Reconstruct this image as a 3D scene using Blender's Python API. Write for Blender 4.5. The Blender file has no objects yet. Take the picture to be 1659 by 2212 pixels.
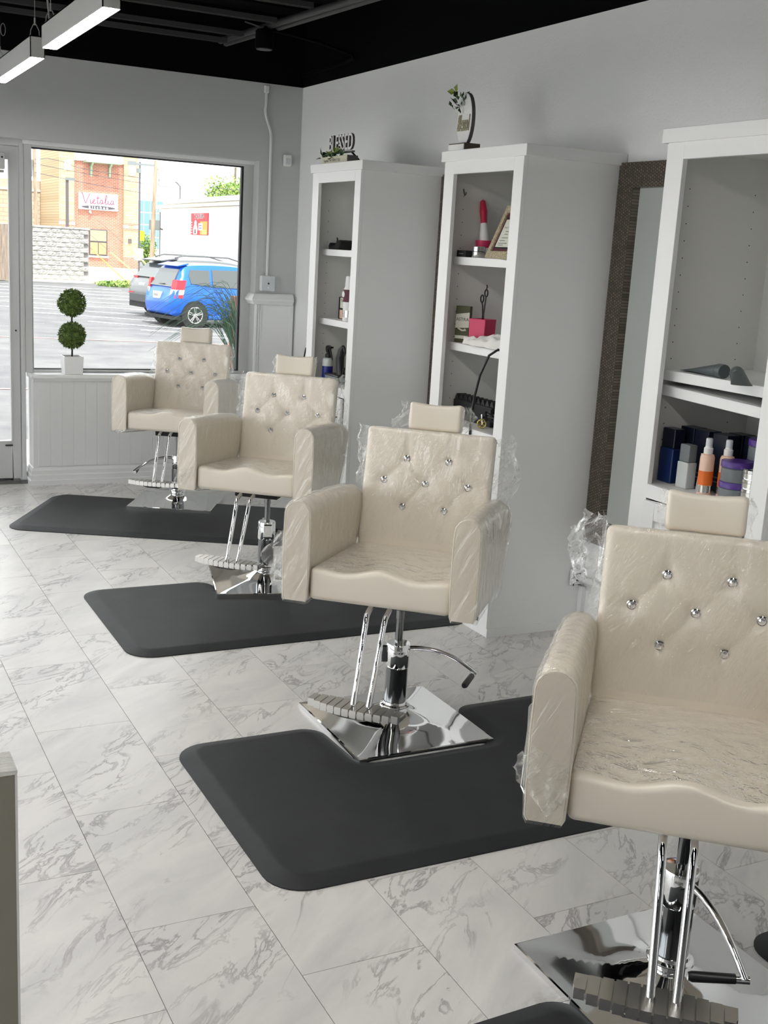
import bpy, bmesh, math, random
from mathutils import Vector, Matrix, noise as mnoise

random.seed(7)
scene = bpy.context.scene
C = scene.collection
PI = math.pi

# ------------------------------------------------------------------ camera
def set_camera():
    yaw, pit, rol = math.radians(27.41), math.radians(12.71), math.radians(3.37)
    fw = Vector((math.sin(yaw)*math.cos(pit), math.cos(yaw)*math.cos(pit), -math.sin(pit)))
    r0 = fw.cross(Vector((0, 0, 1))).normalized()
    u0 = r0.cross(fw)
    r = r0*math.cos(rol) + u0*math.sin(rol)
    u = u0*math.cos(rol) - r0*math.sin(rol)
    cd = bpy.data.cameras.new('camera')
    cd.sensor_fit = 'HORIZONTAL'
    cd.sensor_width = 36.0
    cd.lens = 2476.5/1659.0*36.0
    cd.clip_start = 0.02
    cd.clip_end = 500
    co = bpy.data.objects.new('camera', cd)
    C.objects.link(co)
    co.matrix_world = Matrix(((r.x, u.x, -fw.x, 0), (r.y, u.y, -fw.y, 0), (r.z, u.z, -fw.z, 1.55), (0, 0, 0, 1)))
    scene.camera = co
set_camera()

# ------------------------------------------------------------------ world, sun, exposure
world = bpy.data.worlds.new('World')
scene.world = world
world.use_nodes = True
bg = world.node_tree.nodes['Background']
bg.inputs['Color'].default_value = (0.97, 0.985, 1.0, 1)
bg.inputs['Strength'].default_value = 1.95
sd = bpy.data.lights.new('sun', 'SUN')
sd.energy = 3.9
sd.angle = math.radians(1.5)
sd.color = (1.0, 0.95, 0.87)
so = bpy.data.objects.new('sun', sd)
C.objects.link(so)
so.rotation_euler = Vector((0.0, 0.62, -1.2)).to_track_quat('-Z', 'Y').to_euler()
scene.view_settings.view_transform = 'Standard'
scene.view_settings.look = 'None'
scene.view_settings.gamma = 1.0
scene.view_settings.use_curve_mapping = False
scene.view_settings.exposure = 0.86
LAMP = 28.0        # emission of the pendant lamps' diffusers

# ------------------------------------------------------------------ materials
MATS = {}
def principled(name, base, rough=0.5, metal=0.0, **kw):
    m = bpy.data.materials.new(name)
    m.use_nodes = True
    b = m.node_tree.nodes['Principled BSDF']
    b.inputs['Base Color'].default_value = (*base, 1)
    b.inputs['Roughness'].default_value = rough
    b.inputs['Metallic'].default_value = metal
    for k, v in kw.items():
        b.inputs[k].default_value = v
    MATS[name] = m
    return m

def nodes(m):
    nt = m.node_tree
    return nt, nt.nodes['Principled BSDF']

def tex_noise(nt, scale, detail=4, rough=0.6, coord='Object', mapping=None, distortion=0.0):
    tc = nt.nodes.new('ShaderNodeTexCoord')
    n = nt.nodes.new('ShaderNodeTexNoise')
    n.inputs['Scale'].default_value = scale
    n.inputs['Detail'].default_value = detail
    n.inputs['Roughness'].default_value = rough
    n.inputs['Distortion'].default_value = distortion
    if mapping:
        mp = nt.nodes.new('ShaderNodeMapping')
        mp.inputs['Rotation'].default_value = mapping.get('rot', (0, 0, 0))
        mp.inputs['Scale'].default_value = mapping.get('scale', (1, 1, 1))
        nt.links.new(tc.outputs[coord], mp.inputs['Vector'])
        nt.links.new(mp.outputs['Vector'], n.inputs['Vector'])
    else:
        nt.links.new(tc.outputs[coord], n.inputs['Vector'])
    return n

def add_bump(m, scale, strength, dist=0.01, detail=4, mapping=None, target='Normal'):
    nt, b = nodes(m)
    n = tex_noise(nt, scale, detail, mapping=mapping)
    bp = nt.nodes.new('ShaderNodeBump')
    bp.inputs['Strength'].default_value = strength
    bp.inputs['Distance'].default_value = dist
    nt.links.new(n.outputs['Fac'], bp.inputs['Height'])
    nt.links.new(bp.outputs['Normal'], b.inputs[target])
    return m

def vary(m, scale, lo, hi, detail=4, mapping=None, p0=0.35, p1=0.65, coord='Object'):
    nt, b = nodes(m)
    n = tex_noise(nt, scale, detail, mapping=mapping, coord=coord)
    r = nt.nodes.new('ShaderNodeValToRGB')
    r.color_ramp.elements[0].position = p0
    r.color_ramp.elements[0].color = (*lo, 1)
    r.color_ramp.elements[1].position = p1
    r.color_ramp.elements[1].color = (*hi, 1)
    nt.links.new(n.outputs['Fac'], r.inputs['Fac'])
    nt.links.new(r.outputs['Color'], b.inputs['Base Color'])
    return m

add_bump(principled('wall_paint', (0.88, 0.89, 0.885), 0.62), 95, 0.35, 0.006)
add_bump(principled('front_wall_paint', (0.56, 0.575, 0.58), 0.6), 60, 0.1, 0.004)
principled('low_bounce_grey', (0.22, 0.22, 0.22), 0.7)  # unseen wall, made dark to cut bounce onto faces turned towards it
principled('ceiling_black', (0.0012, 0.0014, 0.002), 0.9, 0.0, **{'Specular IOR Level': 0.12})
principled('ceiling_dark_metal', (0.04, 0.04, 0.042), 0.6)
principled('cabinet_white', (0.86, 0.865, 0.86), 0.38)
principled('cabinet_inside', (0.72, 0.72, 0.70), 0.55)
principled('trim_white', (0.83, 0.84, 0.84), 0.4)
principled('knee_white', (0.70, 0.71, 0.71), 0.45)
principled('frame_aluminium', (0.56, 0.57, 0.57), 0.42)
principled('gasket', (0.03, 0.03, 0.035), 0.6)
add_bump(principled('rubber', (0.018, 0.02, 0.023), 0.55), 900, 0.25, 0.0006, 2)
MATS['rubber'].node_tree.nodes['Principled BSDF'].inputs['Specular IOR Level'].default_value = 0.35
vary(MATS['rubber'], 7, (0.014, 0.0155, 0.018), (0.02, 0.022, 0.025), 5)
principled('chrome', (0.86, 0.87, 0.88), 0.05, 1.0)
principled('chrome_dark', (0.22, 0.225, 0.23), 0.12, 1.0)
principled('aluminium', (0.76, 0.75, 0.72), 0.22, 0.92)
principled('black_plastic', (0.012, 0.012, 0.014), 0.35)
principled('black_matt', (0.01, 0.01, 0.011), 0.7)
principled('pipe_white', (0.80, 0.81, 0.81), 0.45)
principled('crystal', (0.92, 0.93, 0.95), 0.03, 0.75)
principled('mirror', (0.86, 0.90, 0.885), 0.02, 1.0)
principled('plastic_grey', (0.62, 0.65, 0.68), 0.4)
principled('half_wall_paint', (0.28, 0.265, 0.22), 0.6)
add_bump(principled('brushed_white', (0.80, 0.80, 0.76), 0.5), 30, 0.9, 0.01, 3, {'scale': (0.5, 14, 1)})
principled('pot_white', (0.84, 0.85, 0.86), 0.35)
principled('stem', (0.03, 0.025, 0.02), 0.8)
vary(principled('topiary_leaf', (0.08, 0.14, 0.03), 0.6), 40, (0.035, 0.075, 0.012), (0.20, 0.30, 0.06))
vary(principled('leaf_dark', (0.03, 0.07, 0.03), 0.5), 60, (0.012, 0.035, 0.018), (0.06, 0.12, 0.03))
principled('leaf_light', (0.22, 0.30, 0.05), 0.5)
principled('sign_cream', (0.75, 0.72, 0.56), 0.6)
principled('sign_white', (0.85, 0.85, 0.84), 0.5)
principled('sign_edge', (0.14, 0.13, 0.13), 0.6)
principled('sign_wood', (0.11, 0.085, 0.06), 0.65)
principled('ink_grey', (0.30, 0.29, 0.27), 0.7)
principled('ink_gold', (0.42, 0.39, 0.27), 0.5)
principled('pink', (0.62, 0.035, 0.12), 0.4)
principled('red_plastic', (0.55, 0.02, 0.06), 0.35)
principled('cream_paper', (0.72, 0.74, 0.64), 0.6)
principled('maroon', (0.10, 0.012, 0.03), 0.5)
vary(principled('frame_gold', (0.45, 0.38, 0.25), 0.5), 140, (0.24, 0.19, 0.11), (0.62, 0.54, 0.38), 3)
principled('silver', (0.75, 0.75, 0.74), 0.2, 1.0)
principled('box_green', (0.065, 0.075, 0.02), 0.5)
principled('box_dark', (0.022, 0.015, 0.013), 0.5)
principled('orange', (0.80, 0.17, 0.02), 0.4)
principled('peach', (0.82, 0.55, 0.42), 0.35)
principled('clear_plastic', (0.80, 0.80, 0.80), 0.25, 0.0, Alpha=0.55)
principled('frosted', (0.55, 0.58, 0.58), 0.35)
principled('navy', (0.008, 0.025, 0.12), 0.3)
principled('navy_dark', (0.006, 0.009, 0.022), 0.3)
principled('liquid_blue', (0.01, 0.018, 0.20), 0.25)
principled('purple', (0.075, 0.028, 0.24), 0.35)
principled('jar_grey', (0.17, 0.19, 0.20), 0.4)
principled('tube_grey', (0.085, 0.105, 0.11), 0.4)
principled('cloth_white', (0.75, 0.74, 0.71), 0.9)
principled('brass', (0.62, 0.50, 0.18), 0.25, 1.0)
principled('tan', (0.42, 0.36, 0.24), 0.6)
principled('ink_black', (0.02, 0.02, 0.02), 0.6)
# outdoors
vary(principled('asphalt', (0.23, 0.235, 0.24), 0.85), 1.2, (0.08, 0.083, 0.09), (0.14, 0.14, 0.143), 8)
principled('concrete', (0.62, 0.59, 0.52), 0.85)
principled('bounce_concrete', (0.76, 0.755, 0.74), 0.85)
principled('line_white', (0.80, 0.80, 0.80), 0.8)
principled('line_red', (0.42, 0.24, 0.235), 0.8)
add_bump(vary(principled('split_stone', (0.5, 0.49, 0.46), 0.9), 5, (0.30, 0.295, 0.28), (0.50, 0.49, 0.47), 6), 16, 1.0, 0.05)
principled('mortar', (0.28, 0.275, 0.27), 0.9)
principled('stucco_white', (0.86, 0.84, 0.79), 0.9)
principled('trim_stone', (0.80, 0.76, 0.68), 0.85)
principled('brown_band', (0.42, 0.33, 0.27), 0.8)
principled('awning_green', (0.30, 0.40, 0.30), 0.7)
principled('window_dark', (0.06, 0.055, 0.075), 0.4)
principled('blind', (0.33, 0.31, 0.19), 0.6)
principled('window_wood', (0.42, 0.25, 0.14), 0.5)
vary(principled('pole_wood', (0.30, 0.22, 0.15), 0.9), 2, (0.22, 0.16, 0.12), (0.42, 0.32, 0.23), 5, {'scale': (6, 6, 0.6)})
vary(principled('fence_wood', (0.24, 0.19, 0.15), 0.9), 3, (0.16, 0.13, 0.11), (0.34, 0.27, 0.21), 5, {'scale': (8, 8, 0.5)})
principled('pole_dark', (0.10, 0.09, 0.10), 0.6)
principled('wire', (0.06, 0.06, 0.08), 0.7)
principled('glass_blue', (0.16, 0.30, 0.36), 0.15)
principled('yellow', (0.80, 0.65, 0.02), 0.6)
vary(principled('tree_leaf', (0.22, 0.34, 0.08), 0.8), 0.8, (0.14, 0.25, 0.05), (0.36, 0.48, 0.14))
principled('tree_bark', (0.14, 0.10, 0.07), 0.9)
principled('grass_leaf', (0.055, 0.12, 0.07), 0.6)
principled('car_blue', (0.012, 0.12, 0.62), 0.25, 0.25)
principled('car_grey', (0.13, 0.135, 0.14), 0.3, 0.3)
principled('car_glass', (0.07, 0.078, 0.08), 0.08)
principled('tyre', (0.018, 0.018, 0.018), 0.85)
principled('alloy', (0.62, 0.62, 0.62), 0.3, 0.8)
principled('tail_red', (0.62, 0.012, 0.03), 0.15)
principled('tail_clear', (0.75, 0.62, 0.55), 0.15)
principled('plate_white', (0.78, 0.79, 0.80), 0.5)
principled('bumper_black', (0.05, 0.052, 0.055), 0.5)
principled('brick_red_post', (0.22, 0.08, 0.06), 0.8)
principled('poster_red', (0.62, 0.04, 0.06), 0.6)
principled('poster_orange', (0.80, 0.33, 0.07), 0.6)
principled('poster_yellow', (0.85, 0.62, 0.15), 0.6)
principled('poster_blue', (0.10, 0.10, 0.45), 0.6)
principled('script_red', (0.42, 0.02, 0.10), 0.6)

def brick_mat(name, c1, c2, mortar, w, h, ms, bump=0.6, rot=None):
    m = principled(name, c1, 0.9)
    nt, b = nodes(m)
    tc = nt.nodes.new('ShaderNodeTexCoord')
    mp = nt.nodes.new('ShaderNodeMapping')
    mp.inputs['Rotation'].default_value = rot or (PI/2, 0, 0)
    br = nt.nodes.new('ShaderNodeTexBrick')
    br.inputs['Color1'].default_value = (*c1, 1)
    br.inputs['Color2'].default_value = (*c2, 1)
    br.inputs['Mortar'].default_value = (*mortar, 1)
    br.inputs['Scale'].default_value = 1.0
    br.inputs['Mortar Size'].default_value = ms
    br.inputs['Brick Width'].default_value = w
    br.inputs['Row Height'].default_value = h
    nt.links.new(tc.outputs['Object'], mp.inputs['Vector'])
    nt.links.new(mp.outputs['Vector'], br.inputs['Vector'])
    nt.links.new(br.outputs['Color'], b.inputs['Base Color'])
    bp = nt.nodes.new('ShaderNodeBump')
    bp.inputs['Strength'].default_value = bump
    bp.inputs['Distance'].default_value = 0.02
    bp.invert = True
    nt.links.new(br.outputs['Fac'], bp.inputs['Height'])
    nt.links.new(bp.outputs['Normal'], b.inputs['Normal'])
    return m
brick_mat('brick_red', (0.44, 0.16, 0.10), (0.33, 0.115, 0.075), (0.46, 0.36, 0.31), 0.24, 0.085, 0.012)
brick_mat('stone_tan', (0.58, 0.44, 0.27), (0.48, 0.35, 0.20), (0.36, 0.27, 0.18), 0.42, 0.16, 0.014)
brick_mat('block_tan', (0.54, 0.43, 0.31), (0.46, 0.36, 0.26), (0.34, 0.27, 0.20), 0.55, 0.27, 0.02)
brick_mat('mosaic', (0.21, 0.17, 0.135), (0.12, 0.098, 0.08), (0.06, 0.05, 0.042), 0.012, 0.012, 0.0016, 0.25, (0, PI/2, 0))
MATS['mosaic'].node_tree.nodes['Principled BSDF'].inputs['Roughness'].default_value = 0.25
MATS['mosaic'].node_tree.nodes['Principled BSDF'].inputs['Metallic'].default_value = 0.35

def marble():
    m = principled('marble_tile', (0.7, 0.69, 0.67), 0.33)
    nt, b = nodes(m)
    L = nt.links.new
    tc = nt.nodes.new('ShaderNodeTexCoord')
    oi = nt.nodes.new('ShaderNodeObjectInfo')
    mul = nt.nodes.new('ShaderNodeVectorMath'); mul.operation = 'SCALE'
    mul.inputs[0].default_value = (37.0, 61.0, 23.0)
    L(oi.outputs['Random'], mul.inputs['Scale'])
    add = nt.nodes.new('ShaderNodeVectorMath'); add.operation = 'ADD'
    L(tc.outputs['Object'], add.inputs[0]); L(mul.outputs[0], add.inputs[1])
    mp = nt.nodes.new('ShaderNodeMapping')
    mr = nt.nodes.new('ShaderNodeMapping')
    mr.inputs['Rotation'].default_value = (0, 0, math.radians(-40))
    L(add.outputs[0], mr.inputs['Vector'])
    mp.inputs['Scale'].default_value = (0.62, 1.7, 1.0)
    L(mr.outputs[0], mp.inputs['Vector'])
    def nz(scale, detail, rough, dist, src=mp):
        n = nt.nodes.new('ShaderNodeTexNoise')
        n.inputs['Scale'].default_value = scale
        n.inputs['Detail'].default_value = detail
        n.inputs['Roughness'].default_value = rough
        n.inputs['Distortion'].default_value = dist
        L(src.outputs[0], n.inputs['Vector'])
        return n
    def ramp(src, stops):
        r = nt.nodes.new('ShaderNodeValToRGB')
        e = r.color_ramp.elements
        e[0].position, e[0].color = stops[0][0], (*[stops[0][1]]*3, 1)
        e[1].position, e[1].color = stops[1][0], (*[stops[1][1]]*3, 1)
        for p, c in stops[2:]:
            k = e.new(p); k.color = (c, c, c, 1)
        L(src, r.inputs['Fac'])
        return r
    # thin torn veins where a distorted noise crosses its middle, gathered in bands
    v1 = ramp(nz(7.0, 7, 0.62, 0.9).outputs['Fac'], [(0.455, 0), (0.5, 1), (0.525, 0)])
    band = ramp(nz(2.6, 3, 0.5, 0.4).outputs['Fac'], [(0.45, 0), (0.6, 1)])
    m1 = nt.nodes.new('ShaderNodeMath'); m1.operation = 'MULTIPLY'
    L(v1.outputs['Color'], m1.inputs[0]); L(band.outputs['Color'], m1.inputs[1])
    cloud = ramp(nz(3.2, 5, 0.6, 0.8).outputs['Fac'], [(0.4, 0), (0.75, 1)])
    base = nt.nodes.new('ShaderNodeMix'); base.data_type = 'RGBA'
    base.inputs['A'].default_value = (0.715, 0.70, 0.675, 1)
    base.inputs['B'].default_value = (0.56, 0.555, 0.55, 1)
    L(cloud.outputs['Color'], base.inputs['Factor'])
    vein = nt.nodes.new('ShaderNodeMix'); vein.data_type = 'RGBA'
    vein.inputs['B'].default_value = (0.19, 0.185, 0.19, 1)
    sc = nt.nodes.new('ShaderNodeMath'); sc.operation = 'MULTIPLY'; sc.inputs[1].default_value = 0.72
    L(m1.outputs[0], sc.inputs[0]); L(sc.outputs[0], vein.inputs['Factor'])
    L(base.outputs['Result'], vein.inputs['A'])
    L(vein.outputs['Result'], b.inputs['Base Color'])
    bp = nt.nodes.new('ShaderNodeBump'); bp.inputs['Strength'].default_value = 0.12; bp.inputs['Distance'].default_value = 0.003
    L(cloud.outputs['Color'], bp.inputs['Height']); L(bp.outputs['Normal'], b.inputs['Normal'])
marble()
principled('grout', (0.33, 0.32, 0.31), 0.9)

def leather():
    m = principled('leather_cream', (0.77, 0.705, 0.60), 0.42)
    nt, b = nodes(m)
    b.inputs['Coat Weight'].default_value = 0.7
    b.inputs['Coat Roughness'].default_value = 0.12
    n = tex_noise(nt, 240, 3)
    bp = nt.nodes.new('ShaderNodeBump'); bp.inputs['Strength'].default_value = 0.12; bp.inputs['Distance'].default_value = 0.001
    nt.links.new(n.outputs['Fac'], bp.inputs['Height']); nt.links.new(bp.outputs['Normal'], b.inputs['Normal'])
    n2 = tex_noise(nt, 9, 6, 0.6, mapping={'rot': (0.9, 0.5, 0.8)}, distortion=2.2)
    b2 = nt.nodes.new('ShaderNodeBump'); b2.inputs['Strength'].default_value = 0.5; b2.inputs['Distance'].default_value = 0.008
    nt.links.new(n2.outputs['Fac'], b2.inputs['Height']); nt.links.new(b2.outputs['Normal'], b.inputs['Coat Normal'])
leather()
principled('leather_piping', (0.74, 0.69, 0.60), 0.4)

def film(name, g0, g1, w0, w1, sc, dfac, rot, p0, p1):
    m = bpy.data.materials.new(name)
    m.use_nodes = True
    nt = m.node_tree
    nt.nodes.clear()
    L = nt.links.new
    out = nt.nodes.new('ShaderNodeOutputMaterial')
    tr = nt.nodes.new('ShaderNodeBsdfTransparent'); tr.inputs['Color'].default_value = (0.995, 0.995, 0.99, 1)
    gl = nt.nodes.new('ShaderNodeBsdfGlossy'); gl.inputs['Roughness'].default_value = 0.08; gl.inputs['Color'].default_value = (1, 1, 1, 1)
    df = nt.nodes.new('ShaderNodeBsdfTranslucent'); df.inputs['Color'].default_value = (0.95, 0.96, 0.96, 1)
    d2 = nt.nodes.new('ShaderNodeBsdfDiffuse'); d2.inputs['Color'].default_value = (0.95, 0.96, 0.96, 1)
    n = tex_noise(nt, sc, 4, 0.55, distortion=0.5)
    tc = nt.nodes.new('ShaderNodeTexCoord')
    ma = nt.nodes.new('ShaderNodeMapping'); ma.inputs['Rotation'].default_value = rot
    mb = nt.nodes.new('ShaderNodeMapping'); mb.inputs['Scale'].default_value = (0.9, 5.0, 5.0)
    L(tc.outputs['Object'], ma.inputs['Vector']); L(ma.outputs[0], mb.inputs['Vector']); L(mb.outputs[0], n.inputs['Vector'])
    bp = nt.nodes.new('ShaderNodeBump'); bp.inputs['Strength'].default_value = 0.85; bp.inputs['Distance'].default_value = 0.02
    L(n.outputs['Fac'], bp.inputs['Height'])
    L(bp.outputs['Normal'], gl.inputs['Normal'])
    fr = nt.nodes.new('ShaderNodeLayerWeight'); fr.inputs['Blend'].default_value = 0.25
    fm = nt.nodes.new('ShaderNodeMath'); fm.operation = 'MULTIPLY_ADD'; fm.inputs[1].default_value = g1; fm.inputs[2].default_value = g0; fm.use_clamp = True
    L(fr.outputs['Fresnel'], fm.inputs[0])
    r = nt.nodes.new('ShaderNodeValToRGB')
    e = r.color_ramp.elements
    e[0].position, e[0].color = p0, (w0, w0, w0, 1)
    e[1].position, e[1].color = p1, (w1, w1, w1, 1)
    L(n.outputs['Fac'], r.inputs['Fac'])
    dd = nt.nodes.new('ShaderNodeMixShader'); dd.inputs['Fac'].default_value = dfac
    L(df.outputs[0], dd.inputs[1]); L(d2.outputs[0], dd.inputs[2])
    m1 = nt.nodes.new('ShaderNodeMixShader'); L(r.outputs['Color'], m1.inputs['Fac']); L(tr.outputs[0], m1.inputs[1]); L(dd.outputs[0], m1.inputs[2])
    m2 = nt.nodes.new('ShaderNodeMixShader'); L(fm.outputs[0], m2.inputs['Fac']); L(m1.outputs[0], m2.inputs[1]); L(gl.outputs[0], m2.inputs[2])
    L(m2.outputs[0], out.inputs['Surface'])
    MATS[name] = m
film('clear_film', 0.04, 0.25, 0.10, 0.55, 9, 0.35, (0.5, 0.7, 0.4), 0.45, 0.72)
film('tight_film', 0.07, 0.45, 0.0, 0.0, 4.5, 1.0, (0.2, 1.15, 0.25), 0.60, 0.74)

def glass():
    m = bpy.data.materials.new('window_glass')
    m.use_nodes = True
    nt = m.node_tree; nt.nodes.clear(); L = nt.links.new
    out = nt.nodes.new('ShaderNodeOutputMaterial')
    tr = nt.nodes.new('ShaderNodeBsdfTransparent'); tr.inputs['Color'].default_value = (0.97, 0.98, 0.975, 1)
    gl = nt.nodes.new('ShaderNodeBsdfGlossy'); gl.inputs['Roughness'].default_value = 0.01
    fr = nt.nodes.new('ShaderNodeFresnel'); fr.inputs['IOR'].default_value = 1.3
    mx = nt.nodes.new('ShaderNodeMixShader')
    L(fr.outputs[0], mx.inputs[0]); L(tr.outputs[0], mx.inputs[1]); L(gl.outputs[0], mx.inputs[2]); L(mx.outputs[0], out.inputs[0])
    MATS['window_glass'] = m
glass()

def emit(name, col, s):
    m = bpy.data.materials.new(name); m.use_nodes = True
    b = m.node_tree.nodes['Principled BSDF']
    b.inputs['Base Color'].default_value = (0.8, 0.8, 0.8, 1)
    b.inputs['Emission Color'].default_value = (*col, 1)
    b.inputs['Emission Strength'].default_value = s
    MATS[name] = m
emit('lamp_diffuser', (1.0, 0.97, 0.93), LAMP)
principled('lamp_body', (0.62, 0.62, 0.61), 0.4)
principled('cable_grey', (0.38, 0.38, 0.37), 0.5)

# ------------------------------------------------------------------ mesh building
class MB:
    def __init__(s):
        s.v = []; s.f = []
    def add(s, vs, fs):
        o = len(s.v)
        s.v += [tuple(p) for p in vs]
        s.f += [tuple(i+o for i in f) for f in fs]
        return s
    def box(s, x0, x1, y0, y1, z0, z1):
        vs = [(x, y, z) for z in (z0, z1) for y in (y0, y1) for x in (x0, x1)]
        return s.add(vs, [(0, 2, 3, 1), (4, 5, 7, 6), (0, 1, 5, 4), (2, 6, 7, 3), (0, 4, 6, 2), (1, 3, 7, 5)])
    def obox(s, c, size, rot):
        """box of a size about centre c turned by a Matrix"""
        hx, hy, hz = [k/2 for k in size]
        c = Vector(c)
        vs = [c + rot @ Vector((x, y, z)) for z in (-hz, hz) for y in (-hy, hy) for x in (-hx, hx)]
        return s.add(vs, [(0, 2, 3, 1), (4, 5, 7, 6), (0, 1, 5, 4), (2, 6, 7, 3), (0, 4, 6, 2), (1, 3, 7, 5)])
    def tube(s, pts, r, n=8, caps=True):
        pts = [Vector(p) for p in pts]
        rs = r if isinstance(r, (list, tuple)) else [r]*len(pts)
        rings = []
        up = None
        for i, p in enumerate(pts):
            d = (pts[min(i+1, len(pts)-1)] - pts[max(i-1, 0)]).normalized()
            if up is None:
                up = Vector((0, 0, 1)) if abs(d.z) < 0.9 else Vector((1, 0, 0))
            a = d.cross(up).normalized(); b = a.cross(d).normalized(); up = b
            rings.append([p + (a*math.cos(2*PI*k/n) + b*math.sin(2*PI*k/n))*rs[i] for k in range(n)])
        vs = [q for rg in rings for q in rg]
        fs = [(i*n+k, i*n+(k+1) % n, (i+1)*n+(k+1) % n, (i+1)*n+k) for i in range(len(pts)-1) for k in range(n)]
        if caps:
            fs += [tuple(range(n))[::-1], tuple((len(pts)-1)*n+k for k in range(n))]
        return s.add(vs, fs)
    def cyl(s, p0, p1, r0, r1=None, n=20):
        return s.tube([p0, p1], [r0, r0 if r1 is None else r1], n)
    def lathe(s, prof, c=(0, 0, 0), n=24):
        vs = []
        for r, z in prof:
            vs += [(c[0]+r*math.cos(2*PI*k/n), c[1]+r*math.sin(2*PI*k/n), c[2]+z) for k in range(n)]
        m = len(prof)
        fs = [(i*n+k, i*n+(k+1) % n, (i+1)*n+(k+1) % n, (i+1)*n+k) for i in range(m-1) for k in range(n)]
        fs += [tuple(range(n))[::-1], tuple((m-1)*n+k for k in range(n))]
        return s.add(vs, fs)
    def prism(s, poly, fn, lo, hi):
        """poly of (a, b); fn(a, b, h) gives the point; extruded from lo to hi"""
        n = len(poly)
        vs = [fn(a, b, lo) for a, b in poly] + [fn(a, b, hi) for a, b in poly]
        fs = [tuple(range(n))[::-1], tuple(range(n, 2*n))] + [(k, (k+1) % n, n+(k+1) % n, n+k) for k in range(n)]
        return s.add(vs, fs)
    def grid(s, fn, nu, nv):
        vs = [fn(i/nu, j/nv) for j in range(nv+1) for i in range(nu+1)]
        fs = [(j*(nu+1)+i, j*(nu+1)+i+1, (j+1)*(nu+1)+i+1, (j+1)*(nu+1)+i) for j in range(nv) for i in range(nu)]
        return s.add(vs, fs)
    def loft(s, rings, closed=True, caps=True):
        n = len(rings[0])
        vs = [p for r in rings for p in r]
        kk = n if closed else n-1
        fs = [(i*n+k, i*n+(k+1) % n, (i+1)*n+(k+1) % n, (i+1)*n+k) for i in range(len(rings)-1) for k in range(kk)]
        if caps:
            fs += [tuple(range(n))[::-1], tuple((len(rings)-1)*n+k for k in range(n))]
        return s.add(vs, fs)
    def rbox(s, hx, hy, hz, r, div=(2, 2, 2), seg=3, deform=None):
        def axis(h, d):
            a = [-h + r*(1-math.cos(PI/2*k/seg)) for k in range(seg+1)]
            b = [-h+r + (2*h-2*r)*k/d for k in range(1, d)]
            return a + b + [-q for q in a[::-1]]
        ax = [axis(hx, div[0]), axis(hy, div[1]), axis(hz, div[2])]
        H = (hx, hy, hz)
        def rnd(p):
            q = [max(-H[i]+r, min(H[i]-r, p[i])) for i in range(3)]
            d = Vector((p[0]-q[0], p[1]-q[1], p[2]-q[2]))
            if d.length > 1e-9:
                d = d.normalized()*r
            o = Vector(q)+d
            return deform(o) if deform else o
        for i in range(3):
            a, b = (i+1) % 3, (i+2) % 3
            for sg in (-1, 1):
                A, B = ax[a], ax[b]
                vs = []
                for vb in B:
                    for va in A:
                        p = [0, 0, 0]; p[i] = sg*H[i]; p[a] = va; p[b] = vb
                        vs.append(rnd(p))
                n = len(A)
                fs = [(j*n+k, j*n+k+1, (j+1)*n+k+1, (j+1)*n+k) for j in range(len(B)-1) for k in range(n-1)]
                s.add(vs, fs)
        return s
    def mesh(s, name, mat=None, smooth=None, merge=True, fix=True):
        me = bpy.data.meshes.new(name)
        me.from_pydata(s.v, [], s.f)
        bm = bmesh.new(); bm.from_mesh(me)
        if merge:
            bmesh.ops.remove_doubles(bm, verts=bm.verts, dist=1e-6)
        if fix:
            bmesh.ops.recalc_face_normals(bm, faces=bm.faces)
        bm.to_mesh(me); bm.free()
        if smooth is not None:
            for p in me.polygons:
                p.use_smooth = True
            if smooth < 179:
                me.set_sharp_from_angle(angle=math.radians(smooth))
        if mat:
            me.materials.append(MATS[mat])
        return me
    def build(s, name, mat, parent=None, smooth=None, bevel=0, loc=None, rot=None, seg=2, **kw):
        return link(name, s.mesh(name, mat, smooth, **kw), parent, loc, rot, bevel, seg)

def link(name, me, parent=None, loc=None, rot=None, bevel=0, seg=2):
    o = bpy.data.objects.new(name, me)
    C.objects.link(o)
    if parent: o.parent = parent
    if loc: o.location = loc
    if rot: o.rotation_euler = rot
    if bevel:
        md = o.modifiers.new('bevel', 'BEVEL'); md.width = bevel; md.segments = seg
        md.limit_method = 'ANGLE'; md.angle_limit = math.radians(35)
    return o

def tag(o, label, cat=None, group=None, kind=None):
    if label: o['label'] = label
    if cat: o['category'] = cat
    if group: o['group'] = group
    if kind: o['kind'] = kind
    return o

def thing(name, label, cat, loc=(0, 0, 0), rz=0, group=None):
    o = bpy.data.objects.new(name, None)
    C.objects.link(o)
    o.empty_display_size = 0.05
    o.location = loc
    o.rotation_euler = (0, 0, rz)
    return tag(o, label, cat, group)

def struct(o, label=None):
    o['kind'] = 'structure'
    if label: o['label'] = label
    return o

def text_mesh(body, size, extrude, mat, shear=0.0, spacing=1.0, bold=0.0):
    cu = bpy.data.curves.new('lettering', 'FONT')
    cu.body = body; cu.size = size; cu.extrude = extrude; cu.shear = shear
    cu.align_x = 'CENTER'; cu.align_y = 'CENTER'; cu.space_character = spacing; cu.offset = bold
    cu.resolution_u = 3
    o = bpy.data.objects.new('lettering', cu)
    C.objects.link(o)
    me = bpy.data.meshes.new_from_object(o)
    bpy.data.objects.remove(o)
    bpy.data.curves.remove(cu)
    me.materials.clear(); me.materials.append(MATS[mat])
    return me

def RZ(a): return Matrix.Rotation(a, 3, 'Z')
def RX(a): return Matrix.Rotation(a, 3, 'X')
def RY(a): return Matrix.Rotation(a, 3, 'Y')
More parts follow.
